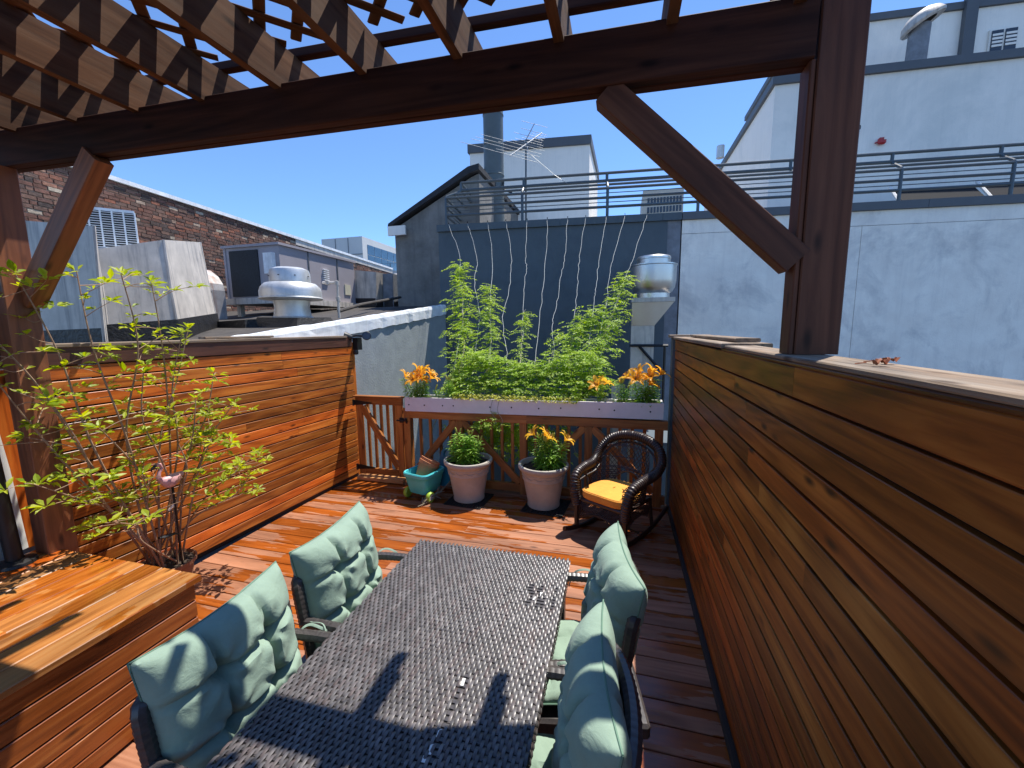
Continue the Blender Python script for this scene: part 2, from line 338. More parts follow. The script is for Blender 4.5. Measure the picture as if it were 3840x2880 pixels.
# ================================================================== SETTING
tag(MB().box(-400,400,-400,900,-6.2,-6).build('ground', m_ground), kind='structure')
b0 = MB().box(-3.44,0.74,-3.0,4.60,-6,-0.16); tag(b0.build('deck_base', m_under), kind='structure')

# ---- deck
deck = tag(MB().box(-3.43,0.535,-2.0,4.62,-0.155,-0.04).build('deck', m_under), kind='structure')
PW = 0.1425
y = 4.61; row = 0
while y > -1.6:
    cuts = [-3.44]
    xx = -3.44 + random.uniform(0.5, 2.4)
    while xx < 0.1:
        cuts.append(round(xx,2)); xx += random.uniform(1.2, 2.4)
    cuts.append(0.53)
    for a, c in zip(cuts[:-1], cuts[1:]):
        o = bar('plank', (a+0.0015, y-PW/2, -0.018+random.uniform(-.001,.001)), (c-0.0015, y-PW/2, -0.018), PW-0.006, 0.036, m_deck, deck, c=0.003)
    y -= PW; row += 1

def board_wall(root, P0, P1, z0, z1, pitch, mat, thick, normal, seg, name='plank', minlen=0.8):
    """horizontal cladding boards between plan points P0 and P1, each board a part"""
    P0 = Vector((*P0, 0)); P1 = Vector((*P1, 0)); d = (P1-P0); Lt = d.length; d.normalize(); n = Vector(normal).normalized()
    z = z1; i = 0
    while z - pitch > z0 - 0.02:
        cuts = [0.0]; s = random.uniform(*seg)
        while s < Lt - minlen: cuts.append(round(s,2)); s += random.uniform(*seg)
        cuts.append(Lt)
        for a, c in zip(cuts[:-1], cuts[1:]):
            off = n*(thick/2 + random.uniform(-.0007, .0007))
            p = P0 + d*(a+.001) + off; q = P0 + d*(c-.001) + off
            p.z = q.z = z - pitch/2
            bar(name, p, q, thick, pitch-0.0115, mat, root, c=0.002)
        z -= pitch; i += 1

# ---- left board wall
lw = thing('board_wall', (-3.46, 3.2, 0), 'orange stained horizontal board wall on the left behind the leafy shrub', 'wall')
A, B = (-3.545, 1.74), (-3.405, 4.62)
dl = Vector((B[0]-A[0], B[1]-A[1], 0)).normalized(); nl = Vector((dl.y, -dl.x, 0))
def lwp(s, off, z):
    p = Vector((*A, 0)) + dl*s + nl*off; p.z = z; return p
LL = (Vector(B)-Vector(A)).length
m = MB(); m.hexa([lwp(0,-.10,0), lwp(LL,-.10,0), lwp(LL,0,0), lwp(0,0,0), lwp(0,-.10,1.85), lwp(LL,-.10,1.85), lwp(LL,0,1.85), lwp(0,0,1.85)])
m.build('core', m_under, lw, fix=True)
board_wall(lw, A, B, 0.03, 1.745, 0.0945, m_cedar, 0.02, nl, (1.3, 3.2))
bar('fascia', lwp(-.2,.012,1.815), lwp(LL,.012,1.815), .03, .135, m_fascia, lw)
for k in range(2): bar('upright_board', lwp(-.08-k*.155,.0,.63), lwp(-.08-k*.155,.0,1.745), .15, .03, m_cedar, lw, up=nl)
bar('cap', lwp(-.2,-.05,1.876), lwp(LL-.1,-.05,1.876), .17, .026, m_grey, lw)
bar('cap', lwp(1.05,-.07,1.902), lwp(1.75,-.07,1.902), .09, .02, m_grey, lw)
bar('end_post', lwp(LL+.035,-.04,0), lwp(LL+.035,-.04,1.80), .09, .07, m_cedar, lw, up=nl)

# ---- right board wall
rw = thing('board_wall', (0.60, 1.5, 0), 'brown board wall in shade along the right side carrying the pergola post', 'wall')
MB().box(0.572,0.70,-2.0,4.55,0.0,1.80).build('core', m_under, rw)
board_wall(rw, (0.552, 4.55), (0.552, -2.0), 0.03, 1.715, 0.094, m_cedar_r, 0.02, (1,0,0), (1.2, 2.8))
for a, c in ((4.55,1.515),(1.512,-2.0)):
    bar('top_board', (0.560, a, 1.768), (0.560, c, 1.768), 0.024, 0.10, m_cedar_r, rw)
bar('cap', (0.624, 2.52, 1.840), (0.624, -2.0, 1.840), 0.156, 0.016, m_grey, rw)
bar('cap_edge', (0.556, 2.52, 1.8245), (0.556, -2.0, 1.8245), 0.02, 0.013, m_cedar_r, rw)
bar('cap', (0.655, 4.58, 1.838), (0.655, 2.45, 1.846), 0.25, 0.026, m_grey, rw)
bar('cap', (0.70, 4.2, 1.868), (0.70, 2.6, 1.872), 0.13, 0.022, m_grey, rw)
bar('kerb_strip', (0.536, 4.5, 0.012), (0.536, -2.0, 0.012), 0.026, 0.05, m_under, rw)
# ---- corner post of grey paint beyond the right wall
cp = thing('wall_end', (0.66,4.66,0), 'blue grey masonry wall end behind the far end of the right board wall', 'wall')
MB().box(0.53,0.86,4.60,4.75,-3,1.84).build('masonry', m_blue, cp)
bar('cap', (0.50,4.675,1.855), (0.90,4.675,1.855), .19, .028, m_grey, cp)

# ---- pergola
pg = thing('pergola', (-1.4, 1.6, 0), 'dark brown timber pergola with rafters and lattice over the table', 'pergola')
def zb(x): return 2.820 - 0.0165*x          # beam underside
def yb(x): return 1.650 + 0.012*(x-0.57)    # beam front face
BH = 0.188; RH = 0.185
for k in range(2):
    a, c = -3.75, 0.585
    yy = 0.024 + k*0.046
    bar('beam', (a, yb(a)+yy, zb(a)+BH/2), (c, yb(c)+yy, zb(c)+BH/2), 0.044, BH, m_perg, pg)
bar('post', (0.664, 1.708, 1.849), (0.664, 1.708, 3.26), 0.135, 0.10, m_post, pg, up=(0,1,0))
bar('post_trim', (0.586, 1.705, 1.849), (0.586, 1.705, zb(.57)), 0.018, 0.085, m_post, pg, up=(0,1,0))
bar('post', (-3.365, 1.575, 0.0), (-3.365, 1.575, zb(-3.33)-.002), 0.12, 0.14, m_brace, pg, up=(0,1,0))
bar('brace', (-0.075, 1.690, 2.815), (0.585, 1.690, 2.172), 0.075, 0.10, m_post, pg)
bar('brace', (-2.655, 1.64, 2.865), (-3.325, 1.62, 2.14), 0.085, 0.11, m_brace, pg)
RX = [0.53, 0.145, -0.245, -0.64, -1.06, -1.485, -1.91, -2.32, -2.74, -3.20, -3.62]
rz = lambda x: zb(x) + BH - 0.022
for x in RX:
    z0 = rz(x); h = RH
    mm = MB(); prof = [(-2.2, 0), (1.965, 0), (1.97, h*0.48), (2.085, h*0.5), (2.09, h), (-2.2, h)]
    mm.prism([(p, q) for p, q in prof], 'x', -0.019, 0.019)
    # local x is the grain, so turn the rafter profile lengthwise
    mm.v = [(v[1], -v[0], v[2]) for v in mm.v]
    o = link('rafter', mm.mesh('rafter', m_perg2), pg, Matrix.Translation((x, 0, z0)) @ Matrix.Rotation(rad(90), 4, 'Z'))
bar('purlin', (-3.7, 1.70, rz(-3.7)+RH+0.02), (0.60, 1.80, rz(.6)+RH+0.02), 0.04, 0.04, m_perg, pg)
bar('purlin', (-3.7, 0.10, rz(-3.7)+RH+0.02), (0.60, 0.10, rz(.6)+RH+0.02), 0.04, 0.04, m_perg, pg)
# diagonal lattice strips lying on the rafters, clipped to the panel
def lattice(x0, x1, y0, y1, pitch, sgn, dz):
    c = -10.0
    while c < 10:
        pts = []
        for t, k in ((x0,'x'),(x1,'x'),(y0,'y'),(y1,'y')):
            if k == 'x': yv = c + sgn*t;  (y0 <= yv <= y1) and pts.append((t, yv))
            else:
                xv = (t - c)/sgn; (x0 <= xv <= x1) and pts.append((xv, t))
        if len(pts) >= 2:
            pts.sort(); a, e = pts[0], pts[-1]
            if math.dist(a, e) > 0.12:
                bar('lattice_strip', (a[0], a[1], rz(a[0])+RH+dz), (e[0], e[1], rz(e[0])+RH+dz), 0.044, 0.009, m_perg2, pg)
        c += pitch
lattice(-3.7, -0.02, -1.6, 1.66, 0.19, 1.0, 0.006)
lattice(-3.7, -0.02, -1.6, 1.66, 0.19, -1.0, 0.0165)

# ---- storage bench
bn = thing('storage_bench', (-2.83, 0.4, 0), 'wide orange plank storage bench with wet top in the left foreground', 'bench')
BX0, BX1, BY0, BY1, BZ = -3.47, -2.215, -1.2, 1.555, 0.632
MB().box(BX0+.02, BX1-.03, BY0, BY1-.03, 0.0, BZ-.036).build('carcass', m_under, bn)
bw = (BX1-BX0+0.02)/9
for i in range(9):
    x = BX0 + bw*(i+.5); cut = [0.25, -.1, .62, 0.95, .35, 1.02, -.3, .7, .1][i]
    for a, c in ((BY0, cut), (cut, BY1+.015)):
        bar('top_plank', (x, a+.001, BZ-.017), (x, c-.001, BZ-.017), bw-.007, .034, m_bench, bn)
z = BZ-.036; i = 0
while z > 0.05:
    bar('side_plank', (BX1-.014, BY0, z-.0485), (BX1-.014, BY1-.012, z-.0485), .022, .091, m_benchside, bn)
    bar('end_plank', (BX0, BY1-.018, z-.0485), (BX1-.026, BY1-.018, z-.0485), .022, .091, m_benchside, bn)
    z -= .097

# ================================================================== GATE, FENCE, PLANTER
FY = 4.53
gt = thing('garden_gate', (-2.96, FY, 0), 'low orange slatted wooden gate with diagonal brace beside the board wall', 'gate')
gx0, gx1, gz0, gz1 = -3.31, -2.635, 0.075, 1.10
bar('stile', (gx0+.05, FY, gz0), (gx0+.05, FY, gz1-.09), .09, .035, m_gate, gt, up=(0,1,0))
bar('stile', (gx1-.05, FY, gz0), (gx1-.05, FY, gz1-.09), .09, .035, m_gate, gt, up=(0,1,0))
bar('top_rail', (gx0, FY, gz1-.045), (gx1, FY, gz1-.045), .037, .088, m_gate, gt)
bar('bottom_rail', (gx0+.097, FY, gz0+.045), (gx1-.097, FY, gz0+.045), .035, .085, m_gate, gt)
bar('top_cap', (gx0-.02, FY, gz1+.012), (gx1+.01, FY, gz1+.012), .085, .022, m_gate, gt)
bar('diagonal_brace', (gx0+.10, FY-.003, gz1-.12), (gx1-.10, FY-.003, gz0+.13), .04, .085, m_gate, gt)
for i in range(5):
    x = gx0+.145+i*(gx1-gx0-.29)/4
    bar('slat', (x, FY+.036, gz0+.0), (x, FY+.036, gz1-.085), .036, .03, m_gate, gt, up=(0,1,0))
mm = MB().box(gx1-.03,gx1+.035,FY-.045,FY-.019,.80,.86); mm.tube([(gx1-.06,FY-.06,.83),(gx1+.075,FY-.06,.83)], .011, 8); mm.tube([(gx1+.07,FY-.035,.80),(gx1+.07,FY-.075,.86)], .016, 8)
mm.build('latch', m_black, gt)
for z in (.17, 1.03):
    mm = MB(); mm.add([(gx0-.02,FY-.024,z-.035),(gx0-.02,FY-.024,z+.035),(gx0+.24,FY-.024,z+.008),(gx0+.24,FY-.024,z-.008),
        (gx0-.02,FY-.0195,z-.035),(gx0-.02,FY-.0195,z+.035),(gx0+.24,FY-.0195,z+.008),(gx0+.24,FY-.0195,z-.008)], [(0,1,2,3),(7,6,5,4),(0,4,5,1),(1,5,6,2),(2,6,7,3),(3,7,4,0)])
    mm.tube([(gx0-.02,FY-.03,z-.04),(gx0-.02,FY-.03,z+.04)], .012, 8); mm.build('hinge', m_black, gt)
bar('threshold', (gx0, FY-.01, .03), (gx1, FY-.01, .03), .14, .05, m_lite, gt)

fn = thing('railing_fence', (-1.05, FY, 0), 'orange wooden railing with X braces and slats under the white planter', 'fence')
fx0, fx1 = -2.615, 0.50
bar('post', (fx0+.05, FY, 0), (fx0+.05, FY, .985), .09, .09, m_gate, fn, up=(0,1,0))
for x in (-1.87, -1.075, -0.325, .42): bar('post', (x, FY, 0.0), (x, FY, .865), .085, .07, m_gate, fn, up=(0,1,0))
for a, c in ((fx0+.097, -1.03), (-1.028, fx1)):
    bar('top_rail', (a, FY-.012, .915), (c, FY-.012, .915), .075, .098, m_gate, fn)
bar('bottom_rail', (fx0+.098, FY, .075), (fx1, FY, .075), .05, .10, m_gate, fn)
xs = [-2.42,-2.285,-2.15,-2.015,-1.74,-1.61,-1.48,-1.35,-1.22,-.94,-.81,-.68,-.55,-.42,-.20,-.11,.015,.145,.275]
for x in xs: bar('slat', (x, FY+.045, .03), (x, FY+.045, .866), .037, .03, m_gate, fn, up=(0,1,0))
for p, q in (((-2.50,.15),(-1.915,.85)),((-1.825,.85),(-1.12,.14)),((-1.03,.14),(-.37,.85)),((-.28,.85),(.375,.16))):
    bar('diagonal_brace', (p[0], FY-.016, p[1]), (q[0], FY-.016, q[1]), .034, .085, m_gate, fn)

pt = thing('planter_box', (-1.06, 4.58, .964), 'long white painted planter box with drain holes resting on the railing', 'planter')
def pz(x): return 0.972 + 0.010*(x+1.06)
px0, px1, py0, py1, ph = -2.565, .452, 4.462, 4.70, .172
mm = MB()
mm.hexa([(px0,py0,pz(px0)),(px1,py0,pz(px1)),(px1,py0+.022,pz(px1)),(px0,py0+.022,pz(px0)),(px0,py0,pz(px0)+ph),(px1,py0,pz(px1)+ph),(px1,py0+.022,pz(px1)+ph),(px0,py0+.022,pz(px0)+ph)])
mm.build('front_board', m_whitepaint, pt)
mm = MB(); mm.hexa([(px0,py1-.022,pz(px0)),(px1,py1-.022,pz(px1)),(px1,py1,pz(px1)),(px0,py1,pz(px0)),(px0,py1-.022,pz(px0)+ph),(px1,py1-.022,pz(px1)+ph),(px1,py1,pz(px1)+ph),(px0,py1,pz(px0)+ph)]); mm.build('back_board', m_whitepaint, pt)
for x in (px0, px1-.022): MB().box(x,x+.022,py0+.0225,py1-.0225,pz(x),pz(x)+ph-.002).build('end_board', m_whitepaint, pt)
for x in (-2.0,-.05): MB().box(x,x+.03,py0+.0225,py1-.0225,pz(x)+.14,pz(x)+ph-.004).build('cross_strap', m_whitepaint, pt)
m_soil = plain('potting_soil', (0.045,0.03,0.02), 0.95, var=0.5, scale=30, bump=1.0, bscale=60)
MB().hexa([(px0+.023,py0+.023,pz(px0)+.01),(px1-.023,py0+.023,pz(px1)+.01),(px1-.023,py1-.023,pz(px1)+.01),(px0+.023,py1-.023,pz(px0)+.01),(px0+.023,py0+.023,pz(px0)+.145),(px1-.023,py0+.023,pz(px1)+.145),(px1-.023,py1-.023,pz(px1)+.145),(px0+.023,py1-.023,pz(px0)+.145)]).build('soil', m_soil, pt)
for x in (-2.51,-2.30,-2.06,-1.92,-1.46,-1.20,-.88,-.63,-.21,-.05,.32):
    z = pz(x)+.085+random.uniform(-.008,.008); mm = MB()
    mm.lathe([(0.0001,0),(.009,0),(.009,.002)], 12, (0,0,0), M=Matrix.Rotation(rad(90),4,'X')); mm.v=[(v[0]+x,v[1]+py0-.0005,v[2]+z) for v in mm.v]
    mm.build('drain_hole', m_black, pt)

# ================================================================== BACK WALL AND WHITE WALL
WA = math.atan(0.103)
bwm = Matrix.Translation((0, 8.347, 0)) @ Matrix.Rotation(WA, 4, 'Z')
def wpart(parent, name, mat, x0, x1, y0, y1, z0, z1):
    m = MB().box(x0,x1,y0,y1,z0,z1); me = m.mesh(name, mat); o = link(name, me, parent, bwm); return o
bw_ = tag(link('rendered_wall', None, None, bwm @ Matrix.Translation((-1.4,0,-3))), 'tall dark blue painted wall behind the vine and strings', 'wall')
wpart(bw_, 'wall_face', m_blue, -3.66, .80, 0, .3, -6, 3.915)
wpart(bw_, 'pilaster', m_pilaster, .802, 1.04, .02, .32, -6, 3.96)
for a, c in ((-3.68,-1.2),(-1.195,.70),(.705,1.04)): wpart(bw_, 'coping', m_blue, a, c, -.045, .33, 3.918, 4.05)
ww = tag(link('white_wall', None, None, bwm @ Matrix.Translation((5,0,-3))), 'stained white rendered wall on the right beyond the board wall', 'wall')
wpart(ww, 'backing', m_pilaster, 1.062, 12, .03, .3, -6, 3.90)
for (a, c, z0, z1) in ((1.06,12,3.672,3.912),(1.06,4.05,.2,3.664),(4.058,12,.2,3.664)): wpart(ww, 'render_panel', m_white, a, c, -.02+.02, .029, z0, z1)
for a, c in ((1.05,5.0),(5.005,12)): wpart(ww, 'coping', m_coping, a, c, -.05, .34, 3.915, 4.05)

# ---- terrace floor behind the wall
tr = tag(MB().add([(-3.5,8.35,3.9),(12,9.9,3.9),(12,30,3.9),(-3.5,30,3.9),(-3.5,8.35,3.6),(12,9.9,3.6),(12,30,3.6),(-3.5,30,3.6)], [(0,1,2,3),(7,6,5,4),(0,4,5,1),(1,5,6,2),(2,6,7,3),(3,7,4,0)]).build('terrace_roof', m_pilaster, fix=True), kind='structure')

# ---- railing on top of the wall
rl = tag(link('terrace_railing', None, None, bwm @ Matrix.Translation((0,.1,4.05))), 'dark grey pipe railing with cranked posts on top of the blue wall', 'railing')
RP = lambda x, y, z: bwm @ Vector((x, y, z))
def rp(name, pts, r):
    MB().tube([RP(*p) for p in pts], r, 8).build(name, m_rail, rl, smooth=True)
rx0 = -3.52
for x in (-1.95, -.30, 1.35, 3.0, 4.65, 6.3):
    rp('post', [(x,.12,4.06),(x,.12,4.60),(x,.14,4.64),(x,.36,4.79),(x,.38,4.83),(x,.38,4.96)], .028)
rp('post', [(rx0,.12,4.06),(rx0,.12,4.60),(rx0+.02,.14,4.64),(rx0+.24,.36,4.79),(rx0+.26,.38,4.83),(rx0+.26,.38,4.96)], .026)
for (yy, zz, rr, dx) in ((.12,4.26,.026,0),(.12,4.345,.008,0),(.12,4.43,.026,0),(.12,4.515,.008,0),(.12,4.60,.026,0),(.25,4.71,.024,.13),(.38,4.82,.032,.26),(.38,4.965,.028,.26)):
    rp('rail', [(rx0+dx,yy,zz),(8,yy,zz)], rr)
    rp('side_rail', [(rx0+dx,yy,zz),(rx0+dx,2.2,zz)], rr*.9)

# ---- roof structures behind
tw = thing('stair_tower', (-2.9,13.8,3.9), 'white rendered roof tower with dark coping behind the antenna', 'tower')
def hexwall(parent, name, mat, P, z0, z1):
    m = MB(); m.hexa([(x,y,z0) for x,y in P]+[(x,y,z1) for x,y in P]); return m.build(name, mat, parent, fix=True)
TP = [(-4.62,12.6),(-1.02,13.0),(-.95,16),(-4.6,16)]
hexwall(tw, 'wall', m_white2, TP, 3.9, 7.30)
hexwall(tw, 'coping', m_coping, [(-4.67,12.54),(-.97,12.94),(-.9,16.06),(-4.65,16.06)], 7.302, 7.55)
hexwall(tw, 'side_wing', m_white2, [(-1.018,13.5),(-.42,13.6),(-.40,16),(-.955,16)], 3.9, 4.98)
fl = thing('flue_pipe', (-3.2,10.5,3.9), 'tall dark grey flue pipe beside the white roof tower', 'flue')
mm = MB(); mm.lathe([(.25,3.9),(.25,8.6)], 28, (-3.21,10.5,0)); mm.build('pipe', m_flue, fl, smooth=True)
for z in (5.05,5.62,5.78,6.5,7.2):
    MB().lathe([(.251,z),(.262,z+.01),(.262,z+.035),(.251,z+.045)], 28, (-3.21,10.5,0)).build('seam_band', m_flue, fl, smooth=True)
MB().box(-3.50,-3.465,10.3,10.5,5.75,5.98).build('bracket', m_black, fl)
mm = MB().tube([(-2.94,10.4,5.62),(-2.94,10.4,5.42),(-2.72,10.4,5.33)], .025, 6); mm.build('bracket', m_black, fl)

gb = thing('gable_building', (-4.4,9.2,-3), 'grey stucco building with dark sloping roof behind the rooftop units', 'building')
gy = 9.15
mm = MB(); mm.prism([(-5.31,-6),(-3.15,-6),(-3.15,5.40),(-3.33,5.34),(-5.31,4.36)], 'y', gy, 13); mm.build('wall', m_stuccogrey, gb, fix=True)
mm = MB(); mm.prism([(-5.42,4.37),(-5.40,4.46),(-3.36,5.52),(-3.10,5.56),(-3.10,5.44),(-3.33,5.38)], 'y', gy-.14, 13.1); mm.build('roof', m_shingle, gb, fix=True)
MB().box(-5.38,-4.93,gy-.20,gy-.145,4.17,4.38).build('eave_return', m_white2, gb)
MB().box(-3.99,-3.83,gy-.06,gy-.001,2.2,3.45).build('downpipe', m_tarblack, gb)
MB().box(-4.02,-3.985,gy-.05,gy-.001,2.2,4.0).build('corner_trim', m_flash, gb)

an = thing('tv_antenna', (-1.95,8.62,4.0), 'silver aerial with many rods on a mast above the blue wall', 'antenna')
MB().tube([(-1.96,8.62,4.05),(-1.95,8.62,5.74)], .018, 8).build('mast', m_rail, an, smooth=True)
b0_, b1_ = Vector((-2.16,8.15,5.28)), Vector((-1.70,9.05,6.02))
MB().tube([b0_, b1_], .011, 6).build('boom', m_antenna, an)
MB().tube([(-1.97,8.6,5.68),(-1.80,8.75,6.08)], .010, 6).build('boom', m_antenna, an)
MB().tube([(-1.93,8.62,5.62),(-1.86,8.5,5.40)], .009, 6).build('boom', m_antenna, an)
ed = Vector((.93,.10,-.30)).normalized()
for k, (t, h) in enumerate(((0.02,.80),(.10,.36),(.2,.72),(.30,.70),(.42,.68),(.5,.34),(.58,.30),(.66,.22),(.74,.2),(.82,.18),(.9,.16),(.97,.14))):
    c = b0_.lerp(b1_, t); off = -.25 if h > .5 else 0
    MB().tube([c+ed*(off-h), c+ed*(off+h)], .004, 5).build('rod', m_antenna, an)
for (c, h) in (((-1.80,8.75,6.07),.28),((-1.86,8.70,5.93),.22),((-1.91,8.66,5.82),.3)):
    c = Vector(c); MB().tube([c-ed*h, c+ed*h], .004, 5).build('rod', m_antenna, an)
MB().tube([(-1.85,8.5,5.42),(-1.35,8.55,4.98),(-1.1,8.55,4.8)], .004, 4).build('guy_wire', m_antenna, an)

# ---- big white building on the right and its upper storey
bg = thing('white_building', (8,13,3.9), 'large white rendered building with slate coping behind the right railing', 'building')
hexwall(bg, 'wall', m_white2, [(3.17,11.0),(16,11.9),(16,19),(3.17,19)], 3.9, 7.22)
hexwall(bg, 'coping', m_coping, [(3.10,10.93),(16.1,11.83),(16.1,19.1),(3.10,19.1)], 7.222, 7.38)
MB().tube([(2.98,15.4,7.38),(2.98,15.4,7.75)], .12, 12).build('roof_vent', m_alu, bg)
al = thing('fire_alarm', (5.31,11.1,5.75), 'small red alarm box on the white building', 'alarm')
MB().cbox(5.24,5.39,11.06,11.14,5.79,5.93,.03).build('housing', m_red, al); MB().box(5.33,5.38,11.045,11.058,5.87,5.91).build('strobe', m_white2, al)
MB().tube([(5.20,11.13,5.84),(5.25,11.10,5.85)], .012, 6).build('conduit', m_red, al)
cm = thing('wall_camera', (4.75,11.05,6.15), 'tiny dark camera on the white building beside the pergola post', 'camera')
MB().tube([(4.70,11.1,6.16),(4.84,10.98,6.14)], .045, 8).build('camera_body', m_black, cm); MB().tube([(4.72,11.13,6.22),(4.74,11.07,6.17)], .015, 6).build('arm', m_black, cm)
up = thing('upper_building', (9,15,7.2), 'white upper storey with small window and dark drainpipe at top right', 'building')
hexwall(up, 'wall', m_white2, [(4.6,14.0),(16,14.9),(16,19),(4.6,19)], 7.2, 9.95)
hexwall(up, 'coping', m_coping, [(4.5,13.93),(16.1,14.83),(16.1,19.1),(4.5,19.1)], 9.952, 10.12)
MB().box(8.30,8.55,14.14,14.285,7.3,10.2).build('drainpipe', m_coping, up)
wn = MB().box(8.93,9.52,14.29,14.34,8.80,9.38).build('window', m_white2, up)
MB().box(8.97,9.20,14.27,14.288,8.84,9.34).build('pane', m_darkglass, wn); MB().box(9.245,9.48,14.27,14.288,8.84,9.34).build('pane', m_darkglass, wn)
for k in range(4):
    for a, c in ((8.98,9.19),(9.255,9.47)): MB().box(a,c,14.258,14.269,8.95+k*.085,9.0+k*.085).build('blind_slat', m_white2, wn)
vp = thing('vent_pipe', (7.0,13.2,7.3), 'grey vent pipe with slanted mushroom cap on the white roof', 'vent')
MB().tube([(6.72,13.0,7.3),(6.76,13.0,9.02)], .20, 16).build('pipe', m_pilaster, vp, smooth=True)
mm = MB(); T = Matrix.Rotation(rad(-28),4,'Y')
mm.lathe([(.001,.24),(.22,.22),(.36,.12),(.42,0),(.40,-.05),(.25,-.03)], 20, (6.80,13.0,9.10), M=T); mm.build('cap', m_galv, vp, smooth=True)
m_panel = plain('dark_panel', (0.03,0.03,0.032), .8, var=.2, spec=.1)
so_ = thing('solar_panel', (6.2,10.2,3.95), 'dark sloping panels with white frames behind the right railing', 'panel')
for k in range(3):
    x = 5.15+k*1.45
    MB().add([(x,9.7+.1*k,4.15),(x+1.35,9.83+.1*k,4.15),(x+1.35,10.35+.1*k,4.62),(x,10.22+.1*k,4.62),(x,9.7+.1*k,4.11),(x+1.35,9.83+.1*k,4.11),(x+1.35,10.35+.1*k,4.58),(x,10.22+.1*k,4.58)], [(0,1,2,3),(7,6,5,4),(0,4,5,1),(1,5,6,2),(2,6,7,3),(3,7,4,0)]).build('panel', m_panel, so_, fix=True)
    MB().tube([(x-.05,9.68+.1*k,4.1),(x-.05,10.22+.1*k,4.66)], .03, 6).build('frame_bar', m_white2, so_)
    MB().tube([(x+.6,10.2+.1*k,3.9),(x+.6,10.25+.1*k,4.58)], .025, 6).build('leg', m_rail, so_)

# ---- far buildings
fo = thing('far_office', (-33,48,0), 'pale concrete building with blue glazed side far behind the brick wall', 'building')
FP = [(-36.4,45),(-30.6,45),(-30.6,54),(-36.4,54)]
hexwall(fo, 'wall', m_concrete, FP, -6, 13.3)
for zz in (11.2,): MB().box(-36.3,-30.62,44.93,44.998,zz,zz+.08).build('joint_line', m_pilaster, fo)
for xx in (-34.4,-32.6): MB().box(xx,xx+.06,44.93,44.996,6,13.2).build('joint_line', m_pilaster, fo)
for i in range(5):
    for j in range(4):
        y0 = 46+i*1.5; z0 = 7.6+j*1.25
        MB().box(-30.598,-30.56,y0,y0+1.4,z0,z0+1.15).build('window_pane', m_glassb, fo)
MB().box(-30.55,-28.8,51,54,8.9,10.0).build('balcony', m_concrete, fo)
mm = MB()
for a in ((-30.5,51),(-28.8,51),(-28.8,54)): mm.tube([(a[0],a[1],10.0),(a[0],a[1],11.0)], .03, 5)
mm.tube([(-30.5,51,11.0),(-28.8,51,11.0),(-28.8,54,11.0)], .03, 5); mm.build('balcony_rail', m_rail, fo)
MB().box(-33.3,-32.2,48,49,13.302,13.55).build('roof_unit', m_alu, fo)
bt = thing('beige_tower', (5,60,0), 'beige office block with rows of small windows seen through the railing', 'building')
hexwall(bt, 'wall', m_beige, [(2.4,60),(7.5,60),(7.5,68),(2.4,68)], -6, 20.0)
for j in range(4):
    for i in range(11):
        x = 3.0+i*.40; z = 19.0-j*1.15
        MB().box(x,x+.28,59.95,59.998,z-.75,z).build('window', m_darkglass, bt)
sh = thing('shingled_house', (-18,31,0), 'small far house with pale shingle roof beside the grey gable', 'house')
hexwall(sh, 'wall', m_hvac, [(-21,30),(-16,30),(-16,36),(-21,36)], -6, 5.3)
mm = MB(); mm.prism([(29.5,5.2),(36.5,5.2),(33,6.9)], 'x', -21.3, -15.7); mm.build('roof', m_galv, sh, fix=True)
MB().box(-18.2,-17.6,29.95,29.998,4.3,5.0).build('window', m_darkglass, sh)

# ================================================================== LEFT ROOF WITH ITS PLANT
def rz_(y): return 1.50 + .115*y
lb = thing('flat_roof_building', (-6.5,5,-6), 'low building with dark tar roof and white flashing left of the deck', 'building')
rows = []
random.seed(11)
for j in range(22):
    yv = -1.5 + j*.5; rows.append([(-3.58 - i*.62, yv, rz_(yv)-.03 + random.uniform(-.025,.025) + (.0 if i else .03)) for i in range(14)])
m = MB(); m.grid(rows); me = m.build('roof_surface', m_tar, lb, smooth=True, fix=True)
mm = MB(); mm.hexa([(-12,-1.5,-6),(-3.55,-1.5,-6),(-3.55,8.3,-6),(-12,8.3,-6),(-12,-1.5,rz_(-1.5)-.12),(-3.55,-1.5,rz_(-1.5)-.12),(-3.55,8.3,rz_(8.3)-.12),(-12,8.3,rz_(8.3)-.12)]); mm.build('side_wall', m_bluelit, lb, fix=True)
# flashing: overlapping wrinkled sheets
ya = 1.9
while ya < 8.2:
    ye = min(ya+random.uniform(.7,1.1), 8.27); rws = []
    n = 9
    for k in range(n):
        yv = ya + (ye-ya)*k/(n-1); w = random.uniform(-.012,.012); zz = rz_(yv)
        rws.append([(-3.72+w*2,yv,zz+.035),(-3.60,yv,zz+.055+w*.6),(-3.54,yv,zz+.05+w*.5),(-3.525+w*.5,yv,zz+.0),(-3.527+w,yv,zz-.06+w),(-3.528+w*1.2,yv,zz-.15+w),(-3.545,yv,zz-.15+w)])
    m = MB(); m.grid(rws); m.build('flashing_sheet', m_flash, lb, fix=False); ya = ye - .03

